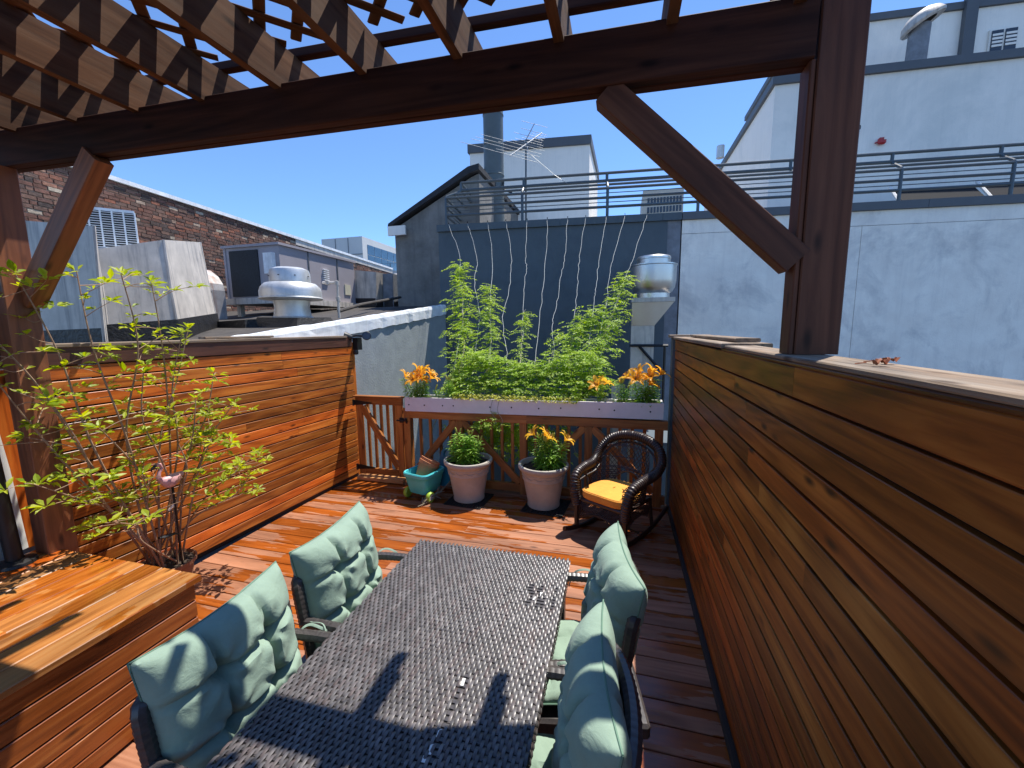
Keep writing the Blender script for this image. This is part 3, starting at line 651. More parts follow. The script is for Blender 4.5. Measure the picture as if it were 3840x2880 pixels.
def prism_duct(name, label, B4, T4, mat, skirt=True):
    t = thing(name, (sum(p[0] for p in B4)/4, sum(p[1] for p in B4)/4, B4[0][2]), label, 'duct')
    m = MB(); m.hexa(B4+T4); m.build('sheet_body', mat, t, fix=True)
    c = Vector((sum(p[0] for p in B4)/4, sum(p[1] for p in B4)/4, 0))
    P = []; Q = []
    for p in B4:
        d = (Vector((p[0],p[1],0))-c)*1.06+c; P.append((d.x,d.y,p[2]-.12)); d2=(Vector((p[0],p[1],0))-c)*1.02+c; Q.append((d2.x,d2.y,p[2]+.20))
    if skirt: MB().hexa(P+Q).build('tar_skirt', m_tarblack, t, fix=True)
    # folded seams along the upright edges
    for b, a in zip(B4, T4): MB().tube([b, Vector(b).lerp(Vector(a), .5)+Vector((random.uniform(-.008,.008),)*3), a], .014, 5).build('seam', mat, t)
    return t
prism_duct('roof_duct', 'large streaked grey sheet metal duct on the tar roof, the wider one', [(-5.07,3.0,1.84),(-4.78,3.5,1.90),(-5.55,4.6,2.02),(-6.3,4.2,2.0)], [(-5.10,3.02,2.79),(-4.88,3.52,2.965),(-5.71,4.6,3.20),(-6.45,4.2,3.05)], m_galv)
prism_duct('roof_duct', 'tall grey sheet metal duct nearest the left pergola brace', [(-5.41,2.58,1.78),(-4.45,2.6,1.80),(-4.85,2.85,1.82),(-5.6,2.85,1.82)], [(-5.22,2.6,2.97),(-4.41,2.62,2.87),(-4.8,2.85,2.87),(-5.5,2.85,2.95)], m_galv)
mf = thing('mushroom_fan', (-4.72,5.11,2.08), 'round white spun metal exhaust fan on the tar roof', 'fan')
fc = (-4.72,5.11,0)
MB().lathe([(.30,2.06),(.30,2.15),(.255,2.17),(.235,2.30),(.25,2.40)], 32, fc).build('neck', m_alu, mf, smooth=True)
MB().lathe([(.25,2.405),(.415,2.415),(.43,2.425),(.43,2.435),(.415,2.445),(.415,2.53),(.395,2.59),(.34,2.645),(.275,2.66)], 40, fc).build('skirt', m_alu, mf, smooth=True)
MB().lathe([(.275,2.662),(.272,2.79),(.255,2.84),(.19,2.87),(.001,2.885)], 36, fc).build('motor_cap', m_alu, mf, smooth=True)
for k in range(8):
    a = k*.785+.2; MB().lathe([(.001,.012),(.012,.010),(.014,0)], 8, (fc[0]+.273*math.cos(a),fc[1]+.273*math.sin(a),2.74)).build('bolt', m_black, mf)
MB().hexa([(-5.15,4.75,1.98),(-4.30,4.70,1.98),(-4.28,5.5,2.05),(-5.15,5.5,2.05),(-5.08,4.82,2.16),(-4.36,4.80,2.14),(-4.34,5.45,2.16),(-5.08,5.45,2.16)]).build('curb', m_tarblack, mf, fix=True)
MB().hexa([(-5.55,4.55,1.96),(-4.98,4.52,1.96),(-4.95,4.72,1.98),(-5.5,4.75,1.98),(-5.52,4.56,2.10),(-5.0,4.54,2.12),(-4.98,4.70,2.13),(-5.5,4.73,2.11)]).build('tar_block', m_tarblack, mf, fix=True)
gp = thing('gas_pipe', (-4.3,5.6,2.1), 'thin grey pipe with elbows running over the tar roof', 'pipe')
MB().tube([(-4.52,5.55,2.70),(-4.32,5.6,2.70),(-4.30,5.6,2.69),(-4.295,5.6,2.66),(-4.30,5.6,2.15)], .022, 8).build('riser', m_galv, gp, smooth=True)
for p in ((-4.45,5.57,2.70),(-4.30,5.6,2.69),(-4.30,5.6,2.45)): MB().lathe([(.001,-.04),(.034,-.03),(.034,.03),(.001,.04)], 10, p).build('fitting', m_galv, gp)
MB().tube([(-4.30,5.6,2.26),(-4.6,6.6,2.42),(-4.95,8.0,2.60),(-5.16,9.0,2.74)], .03, 8).build('run', m_tar, gp, smooth=True)
hv = thing('rooftop_unit', (-7.4,8.2,2.4), 'long mauve grey rooftop air handling unit in front of the brick wall', 'air unit')
hz0, hz1 = 2.66, 3.68
MB().box(-8.05,-6.70,7.02,9.42,hz0,hz1).build('casing', m_hvac, hv)
MB().box(-8.13,-6.66,6.97,9.46,hz1+.002,hz1+.05).build('lid', m_hvac, hv)
MB().box(-8.10,-8.05-.002,7.0,7.10,hz0,hz1).build('corner_post', m_hvac, hv)
MB().box(-7.95,-7.22,6.995,7.018,hz0+.03,hz1-.06).build('coil_panel', m_coil, hv)
MB().box(-7.02,-6.80,6.93,7.018,3.12,3.53).build('access_box', m_flash, hv)
MB().box(-8.15,-6.62,6.98,9.4,hz0-.13,hz0-.005).build('base_rail', m_galv, hv)
for y in (7.8,8.75): MB().box(-6.698,-6.685,y,y+.03,hz0,hz1).build('panel_seam', m_coping, hv)
for k in range(7): MB().box(-6.698,-6.66,8.25,8.42,3.08+k*.045,3.10+k*.045).build('louvre', m_flash, hv)
for (x,y) in ((-8.0,7.2),(-6.8,7.2),(-6.8,9.2),(-8.0,9.2)): MB().box(x-.05,x+.05,y-.05,y+.05,rz_(y)-.05,hz0-.131).build('foot', m_galv, hv)
MB().box(-6.698,-6.68,9.0,9.22,2.85,3.1).build('data_plate', plain('label_yellow', (.6,.56,.42), .6), hv)
db = prism_duct('roof_duct', 'small creased grey duct box at the far end of the rooftop unit', [(-6.85,9.5,2.6),(-6.16,9.5,2.58),(-6.1,10.2,2.62),(-6.8,10.2,2.65)], [(-6.79,9.5,3.52),(-6.12,9.5,3.44),(-6.05,10.2,3.44),(-6.75,10.2,3.52)], m_galv)
db2 = prism_duct('roof_duct', 'narrow pale grey duct end beside the creased duct box', [(-6.08,9.75,2.55),(-5.80,9.75,2.55),(-5.75,10.3,2.6),(-6.02,10.3,2.6)], [(-6.06,9.75,3.42),(-5.78,9.75,3.42),(-5.73,10.3,3.4),(-6.0,10.3,3.4)], m_pilaster)
ac = thing('condenser_unit', (-9.1,5.9,3.0), 'louvred air conditioner condenser against the brick wall', 'air conditioner')
AP = [(-10.05,5.75),(-9.55,5.45),(-9.0,6.0),(-9.5,6.35)]
hexwall(ac, 'coil', m_coil, AP, 3.52, 4.20)
AQ = [(x*1.0+(x+9.5)*.04, y+(y-5.9)*.04) for x,y in AP]
hexwall(ac, 'top', m_flash, AQ, 4.202, 4.25); hexwall(ac, 'base', m_flash, AQ, 3.45, 3.518)
for e in range(2):
    a, c = Vector((*AQ[e],0)), Vector((*AQ[e+1],0))
    for k in range(6):
        p = a.lerp(c, k/5.0); MB().tube([(p.x,p.y,3.5),(p.x,p.y,4.21)], .016, 4).build('guard_post', m_flash, ac)
    for k in range(16):
        z = 3.55+k*.042; MB().tube([(a.x,a.y,z),(c.x,c.y,z)], .006, 4).build('guard_wire', m_flash, ac)
hexwall(ac, 'plinth', m_flash, [(-10.0,5.3),(-8.7,5.3),(-8.7,6.5),(-10.0,6.5)], 1.6, 3.445)
hd = thing('curved_hood', (-7.4,6.2,2.2), 'rust stained curved metal hood behind the wide duct', 'hood')
mm = MB(); prof = [(-8.3,2.2),(-7.70,2.2),(-7.69,2.77),(-7.72,2.90),(-7.82,3.05),(-8.0,3.18),(-8.3,3.25)]
mm.prism(prof, 'y', 6.3, 6.6); mm.build('shell', plain('rusty_sheet', (0.38,0.36,0.35), .5, .3, var=.25, scale=4, streak=.8, streakcol=(.25,.09,.03)), hd, fix=True)
MB().box(-8.3,-7.66,6.27,6.298,2.70,2.74).build('lip', m_black, hd)

# ---- brick wall
bk = thing('brick_wall', (-10.7,11,0), 'long weathered brick wall with white coping far left', 'wall')
b0v, b1v = Vector((-9.75,3.0,0)), Vector((-11.5,19.3,0)); bd = (b1v-b0v); bl = bd.length; bd.normalize(); bnrm = Vector((bd.y,-bd.x,0))
BM = Matrix((bd, -bnrm, Vector((0,0,1)))).transposed().to_4x4(); BM.translation = b0v
link('mortar', MB().box(0,bl,0.012,.3,-6,5.04).mesh('mortar', m_mortar), bk, BM)
link('coping', MB().box(-.05,bl+.05,-.06,.34,5.045,5.13).mesh('coping', m_flash), bk, BM)
link('coping_flashing', MB().box(9,bl+.05,-.03,.005,4.86,5.042).mesh('coping_flashing', m_galv), bk, BM)
bmesh_ = MB(); bmesh_.box(-.1,.1,-.012,.03,-.0315,.0315); bricks = []
random.seed(5)
z = 5.0; c = 0
cells = []
while z > 1.9:
    x = (c % 2)*.11 - random.uniform(0,.03)
    while x < bl:
        L = random.choice((.2,.2,.2,.2,.1)) * random.uniform(.93,1.05); cells.append((x, z, L)); x += L + .016
    z -= .0765; c += 1
def bkey(cell):
    w = BM @ Vector((cell[0]+cell[2]/2, 0, cell[1])); ok = (w.y > 5.3 and cell[1] > 3.0 + .0*w.y)
    return (0 if ok else 1, w.length)
cells.sort(key=bkey)
bm_unit = bmesh_.mesh('brick', m_brick)
rest = MB()
for i, (x, zz, L) in enumerate(cells):
    dy = random.uniform(-.009,.006); dz = random.uniform(-.004,.004)
    if i < 300:
        o = link('brick', bm_unit, bk, BM @ Matrix.Translation((x+L/2, dy, zz+dz)) @ Matrix.Diagonal((L/.2,1,random.uniform(.9,1.05),1)))
    elif x < bl:
        rest.box(x,x+L,-.012+dy,.03,zz-.031+dz,zz+.031+dz)
o = link('brick_field', rest.mesh('brick_field', m_brick), bk, BM); o['kind'] = 'stuff'

# ---- upblast exhaust on its duct
ef = thing('exhaust_duct', (.45,7.35,-3), 'shiny stainless round exhaust fan on a square duct against the blue wall', 'exhaust fan')
ec = (.50,7.4,0)
MB().lathe([(.27,2.43),(.27,2.51),(.31,2.54),(.35,2.61),(.365,2.72),(.365,2.95),(.378,2.96),(.378,2.978),(.36,2.978),(.35,2.95),(.35,2.80)], 40, ec).build('drum', m_steel, ef, smooth=True)
MB().lathe([(.265,2.80),(.265,3.06),(.272,3.065),(.272,3.095),(.255,3.115),(.001,3.13)], 36, ec).build('motor_cover', m_steel, ef, smooth=True)
MB().box(.155,.825,7.07,7.73,2.36,2.43).build('curb_plate', m_galv, ef)
MB().hexa([(.165,7.16,1.98),(.53,7.16,1.98),(.53,7.66,1.98),(.165,7.66,1.98),(.165,7.1,2.358),(.815,7.1,2.358),(.815,7.70,2.358),(.165,7.70,2.358)]).build('transition', m_steel, ef, fix=True)
for z0, z1 in ((1.66,1.978),(.9,1.657),(-3,.897)): MB().box(.165,.53,7.16,7.66,z0,z1).build('duct_section', m_galv, ef)
for p, q in (((.14,7.13,1.655),(.75,7.13,1.655)),((.70,7.13,1.65),(.70,7.13,.6)),((.30,7.13,1.64),(.69,7.13,1.20))): MB().tube([p,q], .022, 4).build('bracket', m_black, ef)
sp = thing('steel_column', (-.12,7.6,-3), 'pale perforated steel post behind the railing slats on the right', 'column')
MB().box(-.14,.06,7.3,7.45,-3,.95).build('channel', m_galv, sp)
for k in range(4): MB().lathe([(.001,0),(.014,0)], 8, (0,0,0), M=Matrix.Rotation(rad(90),4,'X')).build('hole', m_black, sp).matrix_local = Matrix.Translation((.08,-.302,3.1+k*.22))
bxx = thing('equipment_box', (.6,6.6,-3), 'grey metal cabinet low behind the railing on the right', 'cabinet')
MB().hexa([(.25,6.3,-3),(.95,6.3,-3),(.95,6.9,-3),(.25,6.9,-3),(.25,6.3,.22),(.95,6.3,.22),(.95,6.9,.34),(.25,6.9,.34)]).build('cabinet_body', m_blue, bxx, fix=True)
MB().hexa([(.22,6.27,.225),(.98,6.27,.225),(.98,6.93,.345),(.22,6.93,.345),(.22,6.27,.25),(.98,6.27,.25),(.98,6.93,.37),(.22,6.93,.37)]).build('cabinet_lid', m_blue, bxx, fix=True)

# ================================================================== TABLE
m_wick = plain('dark_resin_wicker', (0.060,0.052,0.050), 0.36, var=0.35, scale=60, spec=0.6)
m_wickstrand = islandmat('wicker_strands', [(0.0,(0.07,0.062,0.06)),(0.5,(0.13,0.12,0.118)),(0.8,(0.095,0.07,0.065)),(1.0,(0.18,0.165,0.16))], rough=0.38, bump=0.05, spec=0.6)
m_wickdark = plain('wicker_backing', (0.016,0.013,0.012), 0.6)
m_tape = plain('white_tape', (0.75,0.74,0.70), 0.5)
TX0, TX1, TY0, TY1, TZ = -1.10, -0.235, 0.52, 2.025, 0.742
tb = thing('dining_table', ((TX0+TX1)/2, 1.27, 0), 'dark woven wicker dining table with torn patches in the centre', 'table')
MB().box(TX0+.012,TX1-.012,TY0+.012,TY1-.012,TZ-.05,TZ-.006).build('top_panel', m_wickdark, tb)
for (x0,x1,y0,y1) in ((TX0+.012,TX1-.012,TY0+.012,TY0+.03),(TX0+.012,TX1-.012,TY1-.03,TY1-.012),(TX0+.012,TX0+.03,TY0+.031,TY1-.031),(TX1-.03,TX1-.012,TY0+.031,TY1-.031)):
    MB().box(x0,x1,y0,y1,TZ-.11,TZ-.051).build('apron', m_wick, tb)
def strand(m, c, ax, lx, wd, n, h, dip):
    """short bowed strand: centre c, long axis ax, length lx, width wd, surface normal n"""
    c = Vector(c); ax = Vector(ax); n = Vector(n); sd = n.cross(ax)
    rows = []
    for t, zz in ((-.5,-dip),(-.22,h),(.22,h),(.5,-dip)):
        rows.append([c+ax*lx*t+sd*wd*s+n*(zz-(.0015 if s else 0)) for s in (-.5,0,.5)])
    m.grid(rows)
px, pyy = .0112, .042
random.seed(3)
mm = MB(); mx = MB(); nx = int((TX1-TX0)/px); ny = int((TY1-TY0)/pyy)
torn = lambda x, y: (abs(x+.335) < .07 and abs(y-1.70) < .075 and random.random() < .45) or (abs(x+.50) < .011 and abs(y-1.19) < .022) or (abs(x+.50-(1.19-y)*.02) < .007 and .90 < y < 1.16 and random.random() < .6)
for i in range(nx+1):
    x = TX0+.006+i*px
    for j in range(-1, ny+1):
        y = TY0 + (j+.5)*pyy + (i % 2)*pyy*.5
        if y < TY0+.01 or y > TY1-.008: continue
        if torn(x, y): continue
        strand(mm, (x+random.uniform(-.0006,.0006), y+random.uniform(-.002,.002), TZ+random.uniform(-.0005,.0005)), (0,1,0), pyy*.97, px*.90, (0,0,1), .0030, .0030)
for j in range(2*ny+1):       # crossing strands sit lower
    y = TY0+.004 + j*pyy*.5; mx.box(TX0+.006,TX1-.006,y,y+pyy*.30,TZ-.0055,TZ-.0015)
for (ax, k) in (('y',0),('y',1),('x',0),('x',1)):     # wrapped rim
    n = int((TY1-TY0 if ax=='y' else TX1-TX0)/.0125)
    for j in range(n):
        for zz in (.0,-.03,-.06,-.09):
            off = (j%2)*.015
            if ax == 'y': strand(mm, ((TX1 if k else TX0)+(-.003 if k else .003), TY0+.006+j*.0125, TZ-.018+zz-off*.5), (0,0,1), .029, .011, (1 if k else -1,0,0), .0025, .004)
            else: strand(mm, (TX0+.006+j*.0125, (TY1 if k else TY0)+(-.003 if k else .003), TZ-.018+zz-off*.5), (0,0,1), .029, .011, (0,1 if k else -1,0), .0025, .004)
o = mm.build('woven_strands', m_wickstrand, tb, smooth=True); o['kind'] = 'stuff'
o = mx.build('cross_strands', m_wick, tb); o['kind'] = 'stuff'
for (x,y) in ((TX0+.05,TY0+.05),(TX1-.05,TY0+.05),(TX0+.05,TY1-.05),(TX1-.05,TY1-.05)):
    m2 = MB(); m2.cbox(x-.033,x+.033,y-.033,y+.033,0,TZ-.052,.006); m2.build('leg', m_wick, tb)
for (x,y,l,a) in ((-.50,1.172,.030,.1),(-.503,.985,.026,.1),(-.506,.935,.03,.1),(-.512,.905,.018,.1),(-.325,1.70,.03,.2),(-.35,1.665,.024,-.1)):
    m2 = MB().box(-.0055,.0055,-l/2,l/2,0,.0012); o = link('bared_backing', m2.mesh('bared_backing', m_tape), tb, Matrix.Translation((x,y,TZ-.0005)) @ Matrix.Rotation(a,4,'Z'))

# ================================================================== CUSHIONS
def fabric(name, c, sc_=900.0):
    m, nt, b, L = newmat(name)
    tc = node(nt, 'ShaderNodeTexCoord'); n = node(nt, 'ShaderNodeTexNoise', inp={'Scale': 5.0, 'Detail': 6.0, 'Roughness': 0.6}); L(tc.outputs['Object'], n.inputs['Vector'])
    r = ramp(nt, [(0.3, sc(c, .84)), (0.7, sc(c, 1.1))]); L(n.outputs['Fac'], r.inputs[0]); L(r.outputs[0], b.inputs['Base Color'])
    b.inputs['Roughness'].default_value = 0.9; b.inputs['Specular IOR Level'].default_value = 0.15; b.inputs['Sheen Weight'].default_value = 0.08
    n2 = node(nt, 'ShaderNodeTexNoise', inp={'Scale': 14.0, 'Detail': 5.0, 'Roughness': 0.55, 'Distortion': 0.6}); L(tc.outputs['Object'], n2.inputs['Vector'])
    n3 = node(nt, 'ShaderNodeTexNoise', inp={'Scale': sc_, 'Detail': 1.0}); L(tc.outputs['Object'], n3.inputs['Vector'])
    mu = node(nt, 'ShaderNodeMath', operation='MULTIPLY_ADD', inp={1: 0.06}); L(n3.outputs['Fac'], mu.inputs[0]); L(n2.outputs['Fac'], mu.inputs[2])
    bp = node(nt, 'ShaderNodeBump', inp={'Strength': 0.45, 'Distance': 0.015}); L(mu.outputs[0], bp.inputs['Height']); L(bp.outputs[0], b.inputs['Normal'])
    return m
m_sage = fabric('sage_fabric', (0.27,0.37,0.29))
m_orange = fabric('orange_fabric', (0.80,0.36,0.065))
m_seam = plain('sage_piping', (0.13,0.23,0.165), 0.9)
def cushion(W, Hh, T, tufts, n=56, seed=0, bend=0.0, ears=0.05, flatback=0.55):
    """tufted pad standing in local y-z plane (width y, height z from 0), thickness along x, front +x"""
    rnd = random.Random(seed); F = []; Bk = []
    ph = [rnd.uniform(0, 6.3) for _ in range(8)]
    def h(u, v):
        e = max(0.0, (1-abs(u)**5)*(1-abs(v)**5))**.5
        p = 1.0
        for (tu, tv) in tufts:
            d2 = ((u-tu)*1.0)**2 + ((v-tv)*1.0)**2; p -= .66*math.exp(-d2/.013)
        cr = 0
        us = sorted(set(t[0] for t in tufts)); vs_ = sorted(set(t[1] for t in tufts))
        for tu in us: cr = max(cr, .30*math.exp(-((u-tu-.03*math.sin(4*v+ph[0]))/.05)**2))
        for tv in vs_: cr = max(cr, .30*math.exp(-((v-tv-.03*math.sin(4*u+ph[1]))/.05)**2))
        wr = .035*math.sin(13*u+5*v+ph[2])*math.exp(-((abs(v)-.9)/.35)**2) + .035*math.sin(14*v+3*u+ph[3])*math.exp(-((abs(u)-.9)/.35)**2)
        # gathers running out from the tufts
        g = 0
        for k, (tu, tv) in enumerate(tufts):
            a = math.atan2(v-tv, u-tu); d = math.hypot(u-tu, v-tv); g += .07*math.sin(7*a+ph[4+k%4])*math.exp(-((d-.22)/.14)**2)
        return T*e*max(.12, p-cr+wr+g)
    for i in range(n+1):
        v = -1+2*i/n; r1 = []; r2 = []
        for j in range(n+1):
            u = -1+2*j/n
            yy = u*W/2*(1-ears*(1-v*v)+.01*math.sin(3*v+ph[5])); zz = Hh/2 + v*Hh/2*(1-ears*(1-u*u)+.012*math.sin(2.5*u+ph[6]))
            t = h(u, v); bx = -bend*u*u
            r1.append((bx+t*.62, yy, zz)); r2.append((bx-t*.38*flatback/.55, yy, zz))
        F.append(r1); Bk.append([p for p in reversed(r2)])
    m = MB(); m.grid(F); m.grid(Bk); return m, F
def pad(name, W, Hh, T, tufts, mat, parent, M, seed, bend=0, ears=.05, n=56):
    m, F = cushion(W, Hh, T, tufts, n, seed, bend, ears)
    me = m.mesh(name, mat, True)
    bm = bmesh.new(); bm.from_mesh(me); bmesh.ops.remove_doubles(bm, verts=bm.verts, dist=.0004); bm.to_mesh(me); bm.free()
    o = link(name, me, parent, M)
    ring = [F[0][j] for j in range(0,len(F[0]),2)]+[F[i][-1] for i in range(0,len(F),2)]+[F[-1][j] for j in range(len(F[0])-1,-1,-2)]+[F[i][0] for i in range(len(F)-1,-1,-2)]
    link('piping', MB().tube(ring, .0032, 5, caps=False).mesh('piping', m_seam, True), o, M)
    return o
T22 = [(-.36,-.34),(.36,-.34),(-.36,.36),(.36,.36)]

# ================================================================== DINING CHAIRS (local: facing +x, origin on floor)
def wrap(m, path, r, pitch=.022, amp=.16, n=8, sub=3):
    """tube wrapped with strands: ring bumps along a smoothed path"""
    P = [Vector(p) for p in path]; Q = []
    for i in range(len(P)-1):
        p0 = P[max(i-1,0)]; p1 = P[i]; p2 = P[i+1]; p3 = P[min(i+2,len(P)-1)]
        for k in range(8):
            t = k/8; Q.append(.5*((2*p1)+(-p0+p2)*t+(2*p0-5*p1+4*p2-p3)*t*t+(-p0+3*p1-3*p2+p3)*t**3))
    Q.append(P[-1]); L = [0]
    for a, b in zip(Q[:-1], Q[1:]): L.append(L[-1]+(b-a).length)
    N = max(4, int(L[-1]/pitch*sub)); out = []; R = []; j = 0
    for k in range(N+1):
        s = L[-1]*k/N
        while j < len(L)-2 and L[j+1] < s: j += 1
        t = (s-L[j])/max(1e-9, L[j+1]-L[j]); out.append(Q[j].lerp(Q[j+1], min(1,t)))
        R.append(r*(1+amp*(math.sin(math.pi*((k % sub)+.5)/sub)-.6)))
    m.tube(out, R, n)
def weave_panel(m, fn, nu, nv, du, dv):
    """basket weave of bowed strands over surface fn(u,v)->(point, normal)"""
    for i in range(nu):
        for j in range(nv):
            u = (i+.5)/nu; v = (j+.5)/nv + (i%2)*.5/nv
            if v > 1: continue
            p, n = fn(u, v); q, _ = fn(u, min(1, v+.02)); ax = (Vector(q)-Vector(p))
            if ax.length < 1e-6: continue
            strand(m, p, ax.normalized(), dv, du, n, .002, .004)
def chair(label):
    t = thing('dining_chair', (0,0,0), label, 'chair', 'wicker dining chairs around the table')
    # barrel shaped back: plan curve
    def back(u, v):     # u across -1..1, v height 0..1
        a = u*rad(62); lean = v*.055
        x = -.225 - lean + .10*(1-math.cos(a))*1.25; y_ = .27*math.sin(a)/math.sin(rad(62)); z = .40+v*(.47-.05*abs(u)**3)
        n = Vector((-math.cos(a), math.sin(a)*.5*(1 if True else 1), .15)).normalized(); return Vector((x,y_,z)), n
    rows = [[back(-1+2*j/18, i/10)[0] for j in range(19)] for i in range(11)]
    m = MB(); m.grid(rows); m.grid([[Vector(p)+Vector((.012,0,0)) for p in reversed(r)] for r in rows]); m.build('back_panel', m_wick, t, smooth=True)
    m = MB(); weave_panel(m, lambda u, v: back(-1+2*u, v), 44, 14, .013, .034); o = m.build('back_weave', m_wickstrand, t, smooth=True); o['kind'] = 'stuff'
    m = MB(); wrap(m, [back(-1,0)[0]]+[back(-1,.5)[0]]+[back(-1+2*j/10,1)[0] for j in range(11)]+[back(1,.5)[0], back(1,0)[0]], .024); m.build('back_rim', m_wick, t, smooth=True)
    for s in (-1,1):
        m = MB(); wrap(m, [(-.20,s*.275,.66),(-.03,s*.285,.665),(.14,s*.29,.655),(.215,s*.285,.62),(.225,s*.28,.45),(.23,s*.275,0.02)], .022); m.build('arm', m_wick, t, smooth=True)
        m = MB(); wrap(m, [back(s,0)[0]+Vector((0,0,.02)), (-.24,s*.26,.2), (-.27,s*.26,0.02)], .022); m.build('leg', m_wick, t, smooth=True)
    MB().cbox(-.30,.23,-.27,.27,.33,.40,.012).build('seat', m_wick, t)
    return t
ch0 = chair('dark wicker dining chair on the left at the far end of the table')
def place(o, x, y, rz, label=None):
    M = Matrix.Translation((x,y,0)) @ Matrix.Rotation(rz,4,'Z'); o.matrix_local = M; WM[o] = M
    if label: o['label'] = label
spots = [(-1.165,1.655,rad(3),'left','far'),(-1.150,1.025,rad(1),'left','near'),(-.195,1.700,rad(180+11),'right','far'),(-.225,1.080,rad(180+7),'right','near')]
for i, (x,y,r_,sd_,fr_) in enumerate(spots):
    o = ch0 if i == 0 else copy_tree(ch0)
    lab = 'dark wicker dining chair on the %s side, %s' % (sd_, 'farther from the camera' if fr_ == 'far' else 'nearest the camera')
    place(o, x, y, r_, lab)
    cs = thing('chair_cushion', (0,0,0), 'tufted sage green cushion on the %s chair on the %s' % ('farther' if fr_=='far' else 'nearest', sd_), 'cushion', 'green cushions on the dining chairs')
    lean = Matrix.Translation((-.135,0,.455)) @ Matrix.Rotation(rad(-9+[0,1,-2,2][i]),4,'Y')
    pad('back_pad', .54, .54, .165, T22, m_sage, cs, lean, 20+i, bend=.02, ears=.04)
    seat = Matrix.Translation((.25,0,.445)) @ Matrix.Rotation(rad(-90),4,'Y')
    pad('seat_pad', .50, .46, .075, T22, m_sage, cs, seat, 40+i, bend=0, n=32)
    for s in (-1,1):
        m = MB(); m.tube(spline([(-.17,s*.25,.60),(-.15,s*.285,.67),(-.12,s*.305,.692),(-.07,s*.305,.69),(-.04,s*.325,.65),(-.02,s*.33,.58)],5), .006, 5, flat=.3); m.build('tie', m_sage, cs, smooth=True)
    place(cs, x, y, r_)

# ================================================================== ROCKING CHAIR (local: facing -y)
m_rwick = plain('brown_wicker', (0.030,0.016,0.012), 0.4, var=0.4, scale=50, spec=0.6)
rc = thing('rocking_chair', (0,0,0), 'dark brown wicker rocking chair in the far right corner of the deck', 'rocking chair')
half = [(.285,-.285,.30),(.305,-.30,.46),(.325,-.25,.60),(.34,-.10,.645),(.345,.06,.655),(.365,.17,.69),(.365,.26,.77),(.30,.33,.875),(.16,.365,.945),(0,.375,.965)]
full = [(-x,y,z) for x,y,z in half] + [(x,y,z) for x,y,z in reversed(half[:-1])]
m = MB(); wrap(m, full, .050, pitch=.026, amp=.22, n=10, sub=4); m.build('rolled_rim', m_rwick, rc, smooth=True)
m = MB(); wrap(m, [(x*.86, y*.97-.01, z-.075 if z > .6 else z-.04) for x,y,z in full[2:-2]], .012, pitch=.016); m.build('inner_rim', m_rwick, rc, smooth=True)
def rim_z(a):
    a = abs(a)
    pts = [(0,.93),(22,.92),(42,.87),(60,.78),(75,.68),(90,.635),(115,.62),(150,.58)]
    for (a0,z0),(a1,z1) in zip(pts[:-1],pts[1:]):
        if a <= a1: return z0+(z1-z0)*(a-a0)/(a1-a0)
    return .58
def shell(a, z):
    r_ = rad(a); k = (z-.38)/.6
    x = math.sin(r_)*(.30+.05*k); yv = .27*math.cos(r_) if abs(a) <= 90 else .27*math.cos(r_)*1.0
    return Vector((x, yv*.98 + .085*k*max(0,math.cos(r_)) + .0, z))
def arch_z(a): return .40 + (.17*math.sqrt(max(0,1-(a/34)**2)) if abs(a) < 34 else 0)
m = MB()
def diag(sg, step, zlo=None, r_=.0038):
    for a0 in range(-330, 331, step):
        seg = []
        for k in range(60):
            z = .38+k*.0125; a = a0 + sg*(z-.38)*150
            if abs(a) <= 142 and max(arch_z(a), zlo or 0) <= z <= rim_z(a): seg.append(shell(a, z))
            else:
                if len(seg) > 2: m.tube(seg, r_, 4, caps=False)
                seg = []
        if len(seg) > 2: m.tube(seg, r_, 4, caps=False)
diag(1, 9); diag(-1, 9)
for z in (.60,.615,.72,.84,.855):
    seg = []
    for k in range(141):
        a = -140+2*k
        if arch_z(a) <= z <= rim_z(a): seg.append(shell(a, z))
        elif len(seg) > 2: m.tube(seg, .005, 4, caps=False); seg = []
        else: seg = []
    if len(seg) > 2: m.tube(seg, .005, 4, caps=False)
o = m.build('back_lattice', m_rwick, rc, smooth=True); o['kind'] = 'stuff'
m = MB()
for row in range(9):     # dense woven band above the seat and in the arms
    z = .40+row*.021; seg = []
    for k in range(281):
        a = -140+k
        if arch_z(a) <= z <= rim_z(a): seg.append(shell(a, z)+Vector((math.sin(k*.9+row*math.pi)*.004, math.cos(k*.9+row*math.pi)*.004, 0)))
        else:
            if len(seg) > 3: m.tube(seg, .0055, 4, caps=False)
            seg = []
    if len(seg) > 3: m.tube(seg, .0055, 4, caps=False)
o = m.build('woven_band', m_rwick, rc, smooth=True); o['kind'] = 'stuff'
m = MB(); wrap(m, [shell(a, arch_z(a)+.005) for a in range(-34,35,4)], .011, pitch=.015); m.build('arch', m_rwick, rc, smooth=True)
MB().cbox(-.285,.285,-.29,.24,.345,.385,.012).build('seat', m_rwick, rc)
m = MB()
for s in (-1,1):
    for k in range(26):
        x0 = -.27+k*.0216; seg = []
        for q in range(14):
            z = .345-q*.016; x = x0+s*q*.0145
            if abs(x) < .265 and z > .135+.11*(1-(x/.27)**2): seg.append((x,-.285,z))
        if len(seg) > 1: m.tube(seg, .0036, 4, caps=False)
        for sx in (-1,1):
            y0 = -.26+k*.0216; seg = []
            for q in range(14):
                z = .345-q*.016; yv = y0+s*q*.0145
                if -.26 < yv < .22 and z > .145+.10*(1-((yv+.02)/.25)**2): seg.append((sx*.28,yv,z))
            if len(seg) > 1: m.tube(seg, .0036, 4, caps=False)
o = m.build('skirt_lattice', m_rwick, rc, smooth=True); o['kind'] = 'stuff'
